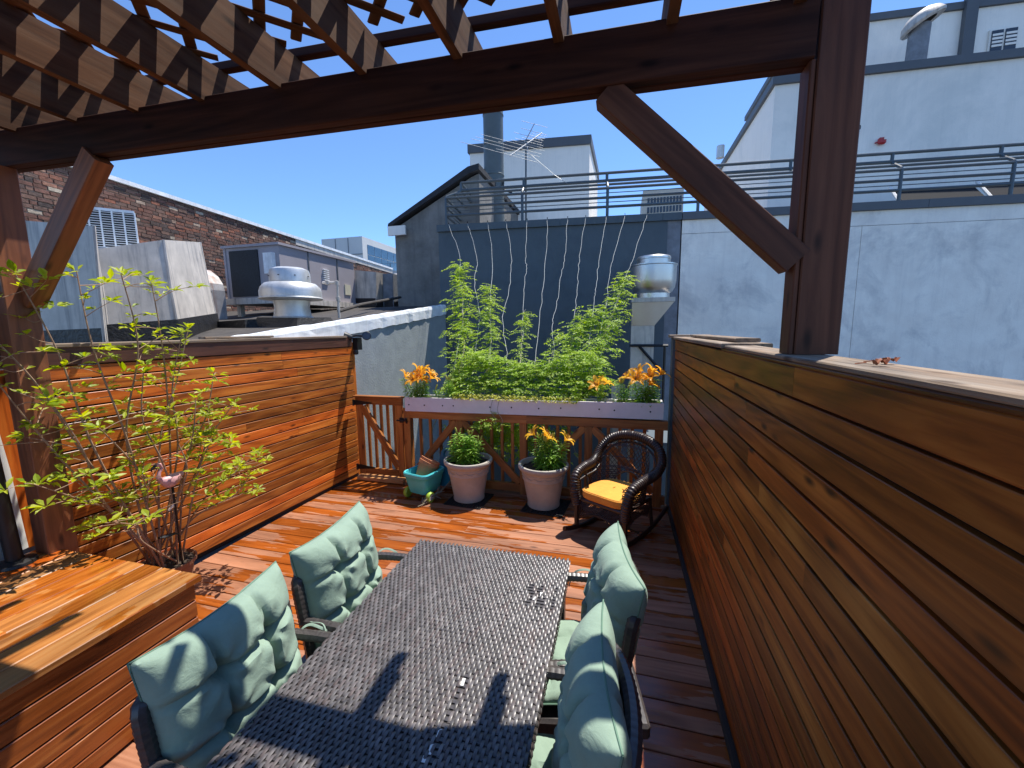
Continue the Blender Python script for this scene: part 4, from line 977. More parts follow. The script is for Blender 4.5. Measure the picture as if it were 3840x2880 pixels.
m = MB(); wrap(m, [(-.27+.054*k,-.287,.14+.11*(1-((-.27+.054*k)/.27)**2)) for k in range(11)], .010, pitch=.015); m.build('skirt_edge', m_rwick, rc, smooth=True)
for s in (-1,1):
    m = MB(); wrap(m, [(s*.285,-.288,.36),(s*.287,-.29,.2),(s*.285,-.285,.055)], .025, pitch=.02); m.build('leg', m_rwick, rc, smooth=True)
    m = MB(); m.tube([(s*.27,.23,.38),(s*.275,.25,.2),(s*.28,.27,.06)], .019, 8); m.build('leg', m_rwick, rc, smooth=True)
    m = MB(); m.tube([(s*.285, -.50+.1*k, .022+.105*((-.50+.1*k+.02)/.55)**2) for k in range(12)], .021, 8, flat=1.25); m.build('rocker', m_rwick, rc, smooth=True)
m = MB(); m.tube([(-.28,.0,.075),(.28,.0,.075)], .013, 8); m.build('stretcher', m_rwick, rc, smooth=True)
RM = Matrix.Translation((-.015,3.86,0)) @ Matrix.Rotation(rad(-31),4,'Z') @ Matrix.Scale(.91,4)
def put(o, M): o.matrix_local = M; WM[o] = M
put(rc, RM)
oc = thing('seat_cushion', (0,0,0), 'plain orange seat cushion on the wicker rocking chair', 'cushion')
# box cushion with soft edges
rows = []
for (k, z) in ((.93,0),(.985,.012),(1,.03),(1,.062),(.985,.078),(.95,.090),(.7,.098),(.35,.102),(.02,.103)):
    r = []
    for q in range(40):
        a = 2*math.pi*q/40; ca, sa = math.cos(a), math.sin(a); e = .34
        x = math.copysign(abs(ca)**e, ca)*.262*k; yv = math.copysign(abs(sa)**e, sa)*.25*k
        if yv > 0: x *= 1-.16*(yv/.25)
        r.append((x, yv-.035+(.03*(1-abs(ca)**2) if sa>0 else -.012*(1-ca*ca)), .385+z))
    rows.append(r)
m = MB(); m.grid(rows, close=True); m.f.append(tuple(range(39,-1,-1))); m.m.append(0); o = m.build('pad', m_orange, oc, smooth=True)
m = MB(); m.tube([(p[0]*1.0,p[1],p[2]) for p in rows[4]]+[rows[4][0]], .004, 5, caps=False); m.build('piping', m_orange, oc, smooth=True)
put(oc, RM)

# ================================================================== POTS, MATS, CART
m_terra = plain('pale_terracotta', (0.46,0.42,0.35), 0.85, var=0.14, scale=6, bump=0.2, bscale=40, streak=.25, streakcol=(.52,.44,.38))
m_clay = plain('orange_clay', (0.50,0.20,0.09), 0.8, var=0.1, scale=8)
m_rubber = plain('black_rubber', (0.012,0.012,0.012), 0.6)
def big_pot(x, y, label, seed):
    t = thing('flower_pot', (x,y,.012), label, 'pot', 'large terracotta pots')
    prof = [(.165,.012),(.178,.014),(.180,.03),(.176,.045),(.188,.12),(.205,.22),(.220,.305),(.226,.318),(.233,.325),(.231,.335),(.234,.36),(.238,.385),(.242,.392),(.240,.402),(.250,.412),(.258,.425),(.268,.432),(.278,.445),(.281,.468),(.274,.482),(.262,.487),(.248,.482),(.243,.46),(.238,.42)]
    m = MB(); m.lathe(prof, 48, (x,y,0)); m.build('body', m_terra, t, smooth=True)
    for k in range(14):       # swag relief
        a0 = 2*math.pi*k/14; pts = []
        for q in range(9):
            a = a0+q/8*2*math.pi/14; z = .378-.022*math.sin(math.pi*q/8); r = .233+.0035; pts.append((x+r*math.cos(a), y+r*math.sin(a), z))
        MB().tube(pts, .0045, 5).build('swag_relief', m_terra, t, smooth=True)
    m = MB(); rnd = random.Random(seed); m.grid([[(x+.242*rr/5*math.cos(2*math.pi*q/24), y+.242*rr/5*math.sin(2*math.pi*q/24), .432+rnd.uniform(-.008,.012)) for q in range(24)] for rr in range(1,6)], close=True)
    m.f.append(tuple(range(24))); m.m.append(0); m.build('soil', m_soil, t)
    return t
P1, P2 = (-1.665,4.25), (-.79,4.27)
big_pot(*P1, 'large pale terracotta pot with budding lilies, left of the pair', 1)
big_pot(*P2, 'large pale terracotta pot with yellow orange lilies, beside the rocking chair', 2)
def grate(x0, x1, y0, y1, label, rot):
    t = thing('rubber_mat', ((x0+x1)/2,(y0+y1)/2,0), label, 'mat', 'black rubber grate mats under the pots')
    cx, cy = (x0+x1)/2, (y0+y1)/2; m = MB()
    n = 13
    for k in range(n+1):
        u = x0+(x1-x0)*k/n; m.box(u-.005-cx,u+.005-cx,y0-cy,y1-cy,.001,.010)
        v = y0+(y1-y0)*k/n; m.box(x0-cx,x1-cx,v-.005-cy,v+.005-cy,.0012,.0115)
    o = link('grid', m.mesh('grid', m_rubber), t, Matrix.Translation((cx,cy,0)) @ Matrix.Rotation(rot,4,'Z'))
grate(-1.87,-1.43,4.01,4.42, 'black rubber grate mat under the left terracotta pot', rad(-4))
grate(-.98,-.53,4.03,4.45, 'black rubber grate mat under the right terracotta pot', rad(-6))

m_teal = plain('teal_plastic', (0.075,0.52,0.55), 0.4, var=0.06, spec=.5); m_teal2 = plain('dark_teal_plastic', (0.02,0.17,0.23), 0.4, var=0.08)
m_lime = plain('lime_plastic', (0.36,0.55,0.05), 0.45, var=0.08)
ct = thing('toy_cart', (-2.2,4.2,0), 'turquoise plastic toy cart with lime green wheels near the gate', 'toy cart')
def rrect(w, d, r, n=6):
    pts = []
    for cx, cy, a0 in ((w-r,d-r,0),(-w+r,d-r,90),(-w+r,-d+r,180),(w-r,-d+r,270)):
        for k in range(n+1): a = rad(a0+90*k/n); pts.append((cx+r*math.cos(a), cy+r*math.sin(a)))
    return pts
CM = Matrix.Translation((-2.195,4.185,0)) @ Matrix.Rotation(rad(-14),4,'Z') @ Matrix.Scale(1.17,4)
rows = []
for (w,d,z,r) in ((.10,.10,.06,.05),(.115,.12,.075,.05),(.135,.15,.20,.055),(.142,.158,.235,.06),(.152,.168,.245,.065),(.155,.171,.275,.065),(.148,.164,.285,.06),(.135,.150,.282,.055),(.128,.142,.24,.05),(.10,.11,.09,.04)):
    rows.append([CM @ Vector((x,yv,z)) for x,yv in rrect(w,d,r)])
m = MB(); m.grid(rows, close=True); n_ = len(rows[0]); m.f.append(tuple(range(n_-1,-1,-1))); m.m.append(0); m.f.append(tuple(range(len(m.v)-n_,len(m.v)))); m.m.append(0); m.build('tub', m_teal, ct, smooth=True)
# handle: slab with a grip opening, leaning back
HM = CM @ Matrix.Translation((.085,.165,.10)) @ Matrix.Rotation(rad(-22),4,'X')
out = [(x, z+.17) for x, z in rrect(.09,.20,.075,8)]; inn = [(x, z+.30) for x, z in rrect(.055,.035,.03,8)]
m = MB(); N_ = len(out)
vs = [HM @ Vector((x,t,z)) for t in (0,.03) for (x,z) in out] + [HM @ Vector((x,t,z)) for t in (0,.03) for (x,z) in inn]
fs = []
for k in range(N_):
    j = (k+1)%N_; fs += [(k,j,2*N_+j,2*N_+k),(N_+j,N_+k,3*N_+k,3*N_+j),(k,N_+k,N_+j,j),(2*N_+j,3*N_+j,3*N_+k,2*N_+k)]
m.add(vs, fs); m.build('handle', m_teal2, ct, fix=True)
for s in (-1,1):
    wc = CM @ Vector((s*.145,-.09,.053)); RW = Matrix.Rotation(rad(90-14),4,'Z') @ Matrix.Rotation(rad(90),4,'X')
    wh = link('wheel', None, ct, Matrix.Translation(wc))
    m = MB(); m.lathe([(.036,-.022),(.050,-.024),(.059,-.016),(.062,0),(.059,.016),(.050,.024),(.036,.022)], 28, wc, M=RW); m.build('tyre', m_lime, wh, smooth=True)
    m = MB(); m.lathe([(.001,-.018),(.036,-.02),(.036,.02),(.001,.018)], 20, wc, M=RW); m.build('rim', m_pvc if s>0 else m_lime, wh)
np_ = thing('nursery_pot', (-2.19,4.2,.15), 'two nested orange clay coloured pots lying in the toy cart', 'pot')
TM = CM @ Matrix.Translation((-.01,.03,.255)) @ Matrix.Rotation(rad(-28),4,'X') @ Matrix.Rotation(rad(14),4,'Y')
m = MB(); m.lathe([(.001,-.10),(.065,-.10),(.068,-.095),(.098,.06),(.104,.062),(.107,.095),(.101,.098),(.096,.06),(.07,-.06)], 32, (0,0,0), M=TM); m.build('outer_pot', m_clay, np_, smooth=True)
m = MB(); m.lathe([(.092,.09),(.100,.102),(.104,.125),(.098,.128),(.09,.10),(.07,.0)], 32, (0,0,0), M=TM); m.build('inner_pot', m_clay, np_, smooth=True)

# ================================================================== SMALL THINGS
m_pink = plain('pink_ceramic', (0.62,0.34,0.35), 0.4, var=0.25, scale=40); m_fl = plain('flamingo_face', (0.5,0.42,0.40), 0.5)
fm = thing('flamingo_stake', (-3.02,2.05,.3), 'pink flamingo ornament on a thin black stake in the shrub pot', 'ornament')
FX, FYY = -3.08, 2.08
def fz(z): return z
m = MB(); m.tube([(FX,FYY,.2),(FX,FYY,.86)], .007, 6); m.build('stake', m_black, fm)
m = MB(); rows = []
for (t, r, dz) in ((-.095,.002,.035),(-.07,.02,.025),(-.04,.038,.01),(0,.048,0),(.04,.044,.0),(.065,.028,.012),(.08,.012,.02)):
    rows.append([(FX+.012*math.sin(q*math.pi/6)*0+r*.75*math.cos(q*math.pi/6), FYY-t, .905+dz+r*math.sin(q*math.pi/6)) for q in range(12)])
m.grid(rows, close=True); m.build('body', m_pink, fm, smooth=True)
m = MB(); m.tube([(FX,FYY-.06,.92),(FX,FYY-.085,.955),(FX,FYY-.075,.99),(FX,FYY-.055,1.015),(FX,FYY-.065,1.04),(FX,FYY-.09,1.045)], [.02,.014,.011,.011,.014,.012], 8); m.build('neck', m_pink, fm, smooth=True)
m = MB(); m.tube([(FX,FYY-.09,1.045),(FX,FYY-.115,1.03),(FX,FYY-.122,1.01)], [.012,.008,.003], 8); m.build('beak', m_black, fm, smooth=True)
m = MB(); m.tube([(FX,FYY,.50),(FX,FYY-.03,.515),(FX,FYY-.06,.52),(FX,FYY-.11,.53),(FX,FYY-.13,.535)], [.006,.014,.02,.022,.012], 8, flat=.6); m.build('solar_cell', m_black, fm, smooth=True)
m = MB(); m.add([(FX,FYY,.74),(FX,FYY-.05,.71),(FX+.002,FYY-.045,.69),(FX,FYY,.72)], [(0,1,2,3)]); m.build('ribbon', m_pvc, fm)

m_shpot = plain('brown_clay', (0.26,0.115,0.06), 0.8, var=0.15)
sp_ = thing('shrub_pot', (-3.22,2.07,0), 'round clay pot at the foot of the leafy shrub behind the bench', 'pot')
m = MB(); m.lathe([(.12,0),(.15,.17),(.16,.24),(.178,.245),(.18,.27),(.17,.275),(.162,.26),(.15,.24)], 36, (-3.22,2.07,0)); m.build('body', m_shpot, sp_, smooth=True)
m = MB(); m.grid([[(-3.22+.158*rr/4*math.cos(2*math.pi*q/20), 2.07+.158*rr/4*math.sin(2*math.pi*q/20), .258+random.uniform(-.008,.01)) for q in range(20)] for rr in range(1,5)], close=True); m.f.append(tuple(range(20))); m.m.append(0); m.build('soil', m_soil, sp_)

fd = thing('flood_light', (-3.40,4.74,1.85), 'black twin security floodlight on the far end of the left wall', 'light')
MB().box(-3.40,-3.33,4.66,4.76,1.70,1.86).build('housing', m_black, fd)
for (dx, dy, c) in ((-.05,-.10,m_pvc),(.16,.0,m_black)):
    Mh = Matrix.Translation((-3.36+dx,4.68+dy,1.875)) @ Matrix.Rotation(rad(35 if dx>0 else -60),4,'Z') @ Matrix.Rotation(rad(75),4,'X')
    hdq = MB(); hdq.lathe([(.001,-.06),(.03,-.055),(.045,-.02),(.058,.04),(.052,.045)], 18, (0,0,0), M=Mh); h_ = hdq.build('lamp_head', m_black, fd, smooth=True)
    l_ = MB(); l_.lathe([(.001,.044),(.05,.042)], 18, (0,0,0), M=Mh); l_.build('lens', m_fl if dx<0 else m_darkglass, h_)
MB().tube([(-3.42,4.62,1.88),(-3.36,4.69,1.89),(-3.20,4.68,1.88)], .015, 8).build('arm', m_black, fd)
MB().lathe([(.001,1.64),(.03,1.645),(.036,1.67),(.03,1.70),(.001,1.702)], 14, (-3.34,4.63,0)).build('sensor', m_black, fd, smooth=True)

dp = thing('downpipe', (-3.62,1.42,.63), 'white plastic downpipe at the far left edge above the bench', 'pipe')
MB().tube([(-3.585,1.50,.635),(-3.60,1.48,1.75)], .055, 16).build('pipe', m_pvc, dp, smooth=True)
bp_ = thing('umbrella_pole', (-3.38,1.36,.63), 'black pole standing on the bench at the far left', 'pole')
MB().tube([(-3.36,1.39,.633),(-3.37,1.37,1.35)], .036, 12).build('pole', m_black, bp_, smooth=True); MB().lathe([(.001,.635),(.09,.635),(.085,.65),(.04,.665)], 18, (-3.36,1.39,0)).build('foot', m_black, bp_)
hw = thing('dark_shed', (-3.9,.4,0), 'dark cladding of the house at the far left behind the bench', 'wall')
for k in range(16): bar('board', (-3.80,-2.0,.07+k*.14), (-3.80,1.60,.07+k*.14), .03, .136, m_black, hw)
bar('corner_board', (-3.66,1.70,.0), (-3.66,1.70,1.84), .19, .03, m_cedar, lw, up=(0,1,0))

def dryleaf(x, y, z, seed, label):
    rnd = random.Random(seed); t = thing('dry_leaf', (x,y,z), label, 'leaf', 'curled dry leaves on the right wall cap'); m = MB()
    rows = [[(x+(i-3)*.0055+rnd.uniform(-.002,.002), y+(j-2)*.005+rnd.uniform(-.002,.002), z+.003+.012*abs(math.sin(i*1.1+seed))+rnd.uniform(0,.006)) for j in range(5)] for i in range(7)]
    m.grid(rows); m.build('blade', m_dry, t, smooth=True); MB().tube([(x-.03,y,z+.01),(x-.05,y+.01,z+.006)], .0015, 4).build('stalk', m_dry, t)
m_dry = plain('dry_leaf_brown', (0.30,0.10,0.045), 0.8, var=.3, scale=60)
dryleaf(.672,1.27,1.848,1,'curled brown dry leaf on the wall cap, farther from the camera'); dryleaf(.62,1.20,1.848,2,'curled brown dry leaf on the wall cap, nearer to the camera')

# ================================================================== PLANTS
def leaf(m, p, d, n, L, w, curl=.15, fold=.25, ends=True):
    """pointed leaf blade folded along its midrib; p base, d direction, n face normal"""
    p = Vector(p); d = Vector(d).normalized(); n = Vector(n); n = (n-d*n.dot(d))
    if n.length < 1e-5: n = Vector((0,0,1))-d*d.z; 
    if n.length < 1e-5: n = Vector((1,0,0))
    n.normalize(); s = d.cross(n)
    q = lambda t, k, h: p+d*L*t+s*w*k+n*(h*w - curl*L*t*t)
    m.add([q(0,0,0), q(.45,-.5,fold), q(.4,0,0), q(.45,.5,fold), q(.75,-.33,fold*.7), q(.75,0,0), q(.75,.33,fold*.7), q(1,0,0)],
          [(0,2,1),(0,3,2),(1,2,5,4),(2,3,6,5),(4,5,7),(5,6,7)])
def rdir(rnd, up=.3):
    a = rnd.uniform(0, 2*math.pi); return Vector((math.cos(a), math.sin(a), rnd.uniform(-.3,.5)+up)).normalized()
m_leafs = leafmat('shrub_leaf', (0.24,0.34,0.018), (0.48,0.54,0.045), .45)
m_twig = plain('grey_brown_twig', (0.33,0.21,0.13), .8, var=.25, scale=30)
m_vine = leafmat('wisteria_leaf', (0.19,0.33,0.02), (0.42,0.56,0.06), .5)
m_vinestem = plain('pale_vine_stem', (0.34,0.30,0.22), .8, var=.2, scale=30)
m_lily = leafmat('lily_leaf', (0.16,0.33,0.05), (0.36,0.55,0.12), .5, .35)
m_gold = leafmat('golden_leaf', (0.30,0.33,0.02), (0.50,0.46,0.05), .35)
m_petal = leafmat('orange_petal', (1.0,0.40,0.012), (1.0,0.55,0.05), .5, .5, (1.0,0.56,0.04))
m_petaly = leafmat('yellow_petal', (0.95,0.46,0.012), (1.0,0.62,0.05), .45, .5, (1.0,0.62,0.05))
m_bud = plain('green_yellow_bud', (0.36,0.40,0.07), .5, var=.2, scale=40)
m_anther = plain('dark_anther', (0.16,0.04,0.01), .7)

# ---- shrub behind the bench
rnd = random.Random(21)
sb = thing('leafy_shrub', (-3.13,2.06,.32), 'tall airy shrub with bright green leaves in front of the left board wall', 'shrub')
base = Vector((-3.22,2.06,.25))
tips = [(-3.02,1.20,2.12),(-3.00,1.42,2.26),(-2.98,1.66,2.30),(-2.86,1.80,2.30),(-2.95,2.02,2.28),(-2.90,2.14,1.95),(-3.0,2.26,1.98),(-2.72,2.46,1.02),(-2.78,2.36,1.42),(-2.80,1.16,1.55),
        (-2.80,1.28,1.20),(-2.86,1.40,1.62),(-2.84,1.58,1.42),(-2.78,1.72,1.10),(-2.88,1.86,1.70),(-2.80,1.96,1.22),(-2.82,2.12,1.50),(-2.84,2.22,1.20),(-2.74,2.40,.85),(-2.70,1.48,.92),(-2.76,1.30,.98),(-2.9,1.2,1.85),(-2.86,2.3,1.66),(-2.82,2.0,.95)]
leaves = []; tw_ = MB()
def rosette(p, ax, k, L):
    if -.1 < p[1]-(2.06+(p[0]+3.08)*-.65) < .13 and .45 < p[2]-(p[0]+3.08)*.3 < 1.16: return
    for i in range(k):
        a = rnd.uniform(0,6.28); d = Vector((math.cos(a), math.sin(a), rnd.uniform(-.15,.75)))+Vector(ax)*.5
        nn = Vector((rnd.uniform(-.3,.3)+.2, rnd.uniform(-.4,.2), 1)); l = L*rnd.uniform(.4,1.08)
        leaves.append((Vector(p)+d*.008, d, nn, l, l*rnd.uniform(.36,.46)))
for tp in tips[:9]+tips[10:20:1]+tips[21:23]:
    tp = Vector((0,0,1.95))+(Vector(tp)-Vector((0,0,1.95)))*1.07; tp.x = max(tp.x,-3.40); b = base+Vector((rnd.uniform(-.1,.1),rnd.uniform(-.1,.1),0)); mid = b.lerp(tp,.45)+Vector((rnd.uniform(-.06,.06),rnd.uniform(-.08,.08),rnd.uniform(.02,.12)))
    q3 = b.lerp(tp,.75)+Vector((rnd.uniform(-.05,.05),rnd.uniform(-.06,.06),rnd.uniform(0,.06)))
    Q = spline([b,mid,q3,tp]); N = len(Q)
    m = MB(); m.tube(Q, [.0068*(1-.72*i/(N-1))+.001 for i in range(N)], 6); m.build('stem', m_twig, sb, smooth=True)
    rosette(tp, (Q[-1]-Q[-2]).normalized(), 8, .075)
    for i in range(9, N-1):
        if rnd.random() < .62:
            a = rnd.uniform(0,6.28); L = rnd.uniform(.07,.30); e = Q[i]+Vector((math.cos(a)*.8,math.sin(a)*1.1,rnd.uniform(-.1,.5))).normalized()*L
            e.x = max(-3.38, min(-2.6, e.x)); mid2 = Q[i].lerp(e,.5)+Vector((0,0,rnd.uniform(-.02,.04)))
            S = spline([Q[i],mid2,e],4); tw_.tube(S, [.003,.0028,.0026,.0024,.0022,.002,.0018,.0016,.0013], 4, caps=False)
            rosette(e, (e-mid2).normalized(), rnd.randint(6,10), rnd.uniform(.06,.09)); 
            if L > .14: rosette(mid2, (0,0,.3), rnd.randint(3,6), .055)
        if rnd.random() < .45 and i > 8: rosette(Q[i], (0,0,.4), rnd.randint(2,5), .055)
o = tw_.build('twigs', m_twig, sb, smooth=True); o['kind'] = 'stuff'
leaves.sort(key=lambda l: (l[0]-Vector((0,0,1.95))).length/l[3])
units = []
for (cu, fo) in ((.05,.3),(.2,.15),(.38,.35),(.12,.5),(-.12,.2)):
    unit = MB(); leaf(unit, (0,0,0), (1,0,0), (0,0,1), 1.0, .42, curl=cu, fold=fo); units.append(unit.mesh('leaf', m_leafs))
rest = MB()
for i, (p,d,n,L,w) in enumerate(leaves):
    if i < 300:
        d = d.normalized(); n = (n-d*n.dot(d)).normalized(); s = n.cross(d)
        M = Matrix((d,s,n)).transposed().to_4x4() @ Matrix.Diagonal((L,w/.42,L*.8,1)); M.translation = p; link('leaf', units[i % 5], sb, M)
    else: leaf(rest, p, d, n, L, w, curl=rnd.uniform(-.1,.4), fold=rnd.uniform(.1,.5))
o = rest.build('foliage', m_leafs, sb); o['kind'] = 'stuff'

# ---- lilies
def flower(parent, c, ax, L, mat, seed):
    rnd = random.Random(seed); c = Vector(c); ax = Vector(ax).normalized()
    e1 = ax.cross(Vector((0,0,1))); e1 = e1.normalized() if e1.length > .01 else Vector((1,0,0)); e2 = ax.cross(e1)
    f = link('flower', None, parent, Matrix.Translation(c))
    for k in range(6):
        a = k*math.pi/3+rnd.uniform(-.1,.1); rdv = e1*math.cos(a)+e2*math.sin(a); w = L*(.40 if k%2 else .30); rows = []
        for t, out_, up_, ww in ((0,0.03,0,.25),(.3,.16,.24,.8),(.6,.42,.44,1.0),(.85,.72,.48,.62),(1.0,.88,.40,.06)):
            s = ax.cross(rdv); rows.append([c+rdv*L*out_+ax*L*up_+s*w*.5*ww*q+ax*(-.03*L if q==0 else .02*L) for q in (-1,0,1)])
        m = MB(); m.grid(rows); m.build('petal', mat, f, smooth=True)
    m = MB()
    for k in range(5):
        a = k*1.257; rdv = e1*math.cos(a)+e2*math.sin(a); m.tube([c, c+ax*L*.3+rdv*L*.08, c+ax*L*.55+rdv*L*.17], L*.012, 4)
        q = c+ax*L*.56+rdv*L*.17; m.tube([q-rdv*L*.04, q+rdv*L*.06], L*.03, 5)
    m.build('stamens', m_anther, f)
def bud(parent, c, ax, L, mat):
    ax = Vector(ax).normalized(); c = Vector(c); m = MB()
    m.tube([c, c+ax*L*.15, c+ax*L*.45, c+ax*L*.8, c+ax*L], [L*.05,L*.13,L*.17,L*.14,L*.04], 8); m.build('bud', mat, parent, smooth=True)
def lily(x, y, z, stems, label, group=None, leafL=.075, mat=None, dens=1.0, seed=0):
    """stems: (dx,dy,height,n_flowers,n_buds)"""
    rnd = random.Random(seed); t = thing('lily_plant', (x,y,z), label, 'lily', group); mat = mat or m_petal
    fol = MB(); sm = MB()
    for (dx,dy,h,nf,nb) in stems:
        b = Vector((x+dx*.4,y+dy*.4,z)); tp = Vector((x+dx,y+dy,z+h)); Q = spline([b,b.lerp(tp,.5)+Vector((0,0,.01)),tp],10); sm.tube(Q, .004, 5)
        n = int(h/.0032*dens)
        for k in range(n):
            s = .06+.9*k/n; p = b.lerp(tp, s); a = k*2.4+rnd.uniform(-.3,.3); L = leafL*(1.3-.55*s)*rnd.uniform(.8,1.15)
            d = Vector((math.cos(a), math.sin(a), .35-.25*(1-s)+rnd.uniform(-.12,.12))); leaf(fol, p, d, (0,0,1), L, L*.24, curl=.25, fold=.2)
        for k in range(nf):
            a = k*2*math.pi/max(1,nf)+rnd.uniform(0,1); r = .05 if nf > 1 else .01
            ax = Vector((math.cos(a)*.7, math.sin(a)*.7-.25, .75)); c = tp+Vector((math.cos(a)*r, math.sin(a)*r, .012+rnd.uniform(0,.03)))
            sm.tube([tp, c], .003, 4); flower(t, c, ax, rnd.uniform(.115,.14), mat, seed*10+k)
        for k in range(nb):
            a = k*2.1+rnd.uniform(0,1); ax = Vector((math.cos(a)*.35, math.sin(a)*.35, 1)); c = tp+Vector((math.cos(a)*.018, math.sin(a)*.018, .006)); sm.tube([tp,c], .0025, 4); bud(t, c, ax, rnd.uniform(.05,.075), m_bud)
    sm.build('stem', m_lily, t, smooth=True); o = fol.build('foliage', m_lily, t); o['kind'] = 'stuff'; return t
PZ = 1.115
lily(-2.44,4.57,PZ,[(-.17,-.03,.24,1,0),(-.03,.03,.28,1,4),(.10,.02,.27,3,0),(.03,-.05,.19,3,0),(.14,-.04,.21,2,0)], 'orange lilies in full bloom at the left end of the white planter', seed=1, leafL=.085, dens=1.1)
lily(-2.14,4.56,PZ,[(-.07,0,.10,0,1),(-.02,.02,.08,0,1)], 'smallest budding lily in the planter, right of the left blooms', seed=2, leafL=.05)
lily(-2.02,4.57,PZ,[(0,0,.22,0,4),(.02,.02,.17,0,1)], 'taller budding lily in the planter left of the golden ground cover', seed=3, leafL=.065)
lily(-.20,4.56,PZ,[(0,0,.17,2,0)], 'single low orange lily in the planter right of the vine', seed=4, leafL=.06)
lily(.03,4.56,PZ,[(-.02,0,.23,0,5),(.04,.02,.17,0,1)], 'budding lily in the planter beside the right blooms', seed=5, leafL=.08, dens=1.15)
lily(.27,4.58,PZ,[(-.12,0,.25,3,0),(.0,.02,.31,2,0),(.10,.02,.29,2,0),(.02,-.05,.20,1,0)], 'tall orange lilies in full bloom at the right end of the planter', seed=6, leafL=.10, dens=1.2)
lily(P1[0]-.02,P1[1]-.01,.43,[(-.17,.02,.26,0,1),(-.07,-.05,.36,0,2),(.02,.03,.32,0,0),(.07,-.04,.34,0,3),(-.14,-.07,.20,0,0),(.16,.0,.27,0,2),(0,-.12,.20,0,0),(.12,-.09,.2,0,0)], 'bushy green lilies in bud in the left terracotta pot', seed=7, leafL=.11, dens=.8)
lily(P2[0]+.06,P2[1]-.01,.43,[(-.11,.02,.33,2,3),(-.03,-.04,.31,1,4),(.03,.03,.34,0,3),(.16,.0,.29,1,1),(-.12,-.06,.20,0,0),(.03,-.11,.19,0,0),(.12,-.08,.2,0,0)], 'yellow orange lilies with buds in the right terracotta pot', seed=8, mat=m_petaly, leafL=.11, dens=.8)

# ---- golden ground cover in the planter
rnd = random.Random(31); gc = MB()
for k in range(1500):
    x = rnd.uniform(-1.93,-.45); yv = rnd.uniform(py0-.02,py0+.12); zz = PZ+.012+rnd.uniform(0,.055)*(1 if yv>py0 else .3); 
    leaf(gc, (x,yv,zz), rdir(rnd,.2)+Vector((0,-.4,0)), (rnd.uniform(-.4,.4),-.5,1), rnd.uniform(.016,.028), rnd.uniform(.014,.02), fold=.1)
g_ = tag(gc.build('golden_ground_cover', m_gold), 'low golden yellow ground cover along the front of the planter', 'ground cover', kind='stuff')

# ---- wisteria and its strings
STR = [[(-3.4,8.35,4.12),(-2.91,7.29,3.3),(-2.74,6.81,2.9),(-2.35,5.94,2.18),(-2.05,4.66,1.12)],
 [(-3.01,8.33,4.12),(-2.57,7.26,3.27),(-2.39,6.61,2.73),(-2.08,5.96,2.2),(-2.02,5.66,1.94),(-1.8,4.66,1.12)],
 [(-2.6,8.31,4.1),(-2.27,7.24,3.25),(-1.95,6.08,2.29),(-1.72,5.35,1.69),(-1.6,4.66,1.12)],
 [(-2.24,8.29,4.1),(-1.91,7.21,3.23),(-1.75,6.48,2.62),(-1.7,5.87,2.12),(-1.45,5.19,1.55),(-1.4,4.66,1.12)],
 [(-1.82,8.27,4.1),(-1.64,7.18,3.21),(-1.56,6.88,2.96),(-1.5,6.4,2.56),(-1.36,5.73,2.0),(-1.27,5.22,1.57),(-1.2,4.66,1.12)],
 [(-1.43,8.25,4.1),(-1.28,7.15,3.19),(-1.15,6.0,2.22),(-1.07,5.13,1.5),(-1.02,4.66,1.12)],
 [(-1.04,8.27,4.1),(-.95,7.13,3.16),(-.94,6.66,2.78),(-.93,6.08,2.29),(-.93,5.72,1.99),(-.84,5.26,1.61),(-.8,4.66,1.12)],
 [(-.7,8.30,4.1),(-.7,7.11,3.15),(-.66,6.42,2.58),(-.64,5.74,2.01),(-.6,4.66,1.12)],
 [(-.32,8.33,4.1),(-.37,7.08,3.12),(-.38,6.41,2.57),(-.39,6.03,2.25),(-.42,4.66,1.12)],
 [(.02,8.36,4.1),(-.14,7.06,3.11),(-.2,6.49,2.64),(-.22,6.05,2.27),(-.36,4.66,1.12)],
 [(.42,8.39,4.1),(.17,7.04,3.09),(.09,6.73,2.84),(-.15,5.76,2.02),(-.32,4.66,1.12)]]
ORD = ['first','second','third','fourth','fifth','sixth','seventh','eighth','ninth','tenth','eleventh']
rnd = random.Random(8)
for i, P in enumerate(STR):
    P = [Vector(p) for p in P]; P[0] = Vector((P[0].x, 8.347+.103*P[0].x-.052, 4.052))
    Q = spline(P, 7); Q = [q+Vector((rnd.uniform(-.012,.012),0,rnd.uniform(-.012,.012))) if 0<k<len(Q)-1 else q for k, q in enumerate(Q)]
    m = MB(); m.tube(Q, .0026, 5); t = m.build('climbing_string', m_string, None, smooth=True)
    tag(t, 'pale climbing string from blue wall to planter, %s from the left' % ORD[i], 'string', 'strings for the climbing vine')
    m = MB(); p = Q[0]; m.tube([p+Vector((0,.02,.0)),p+Vector((0,.01,.03)),p+Vector((0,-.01,.025)),p], .006, 5); m.build('hook', m_black, t)
ws = thing('wisteria_vine', (-1.1,4.62,1.1), 'green climbing wisteria filling the planter and reaching up the strings', 'vine')
fol = MB(); stm = MB(); rnd = random.Random(77)
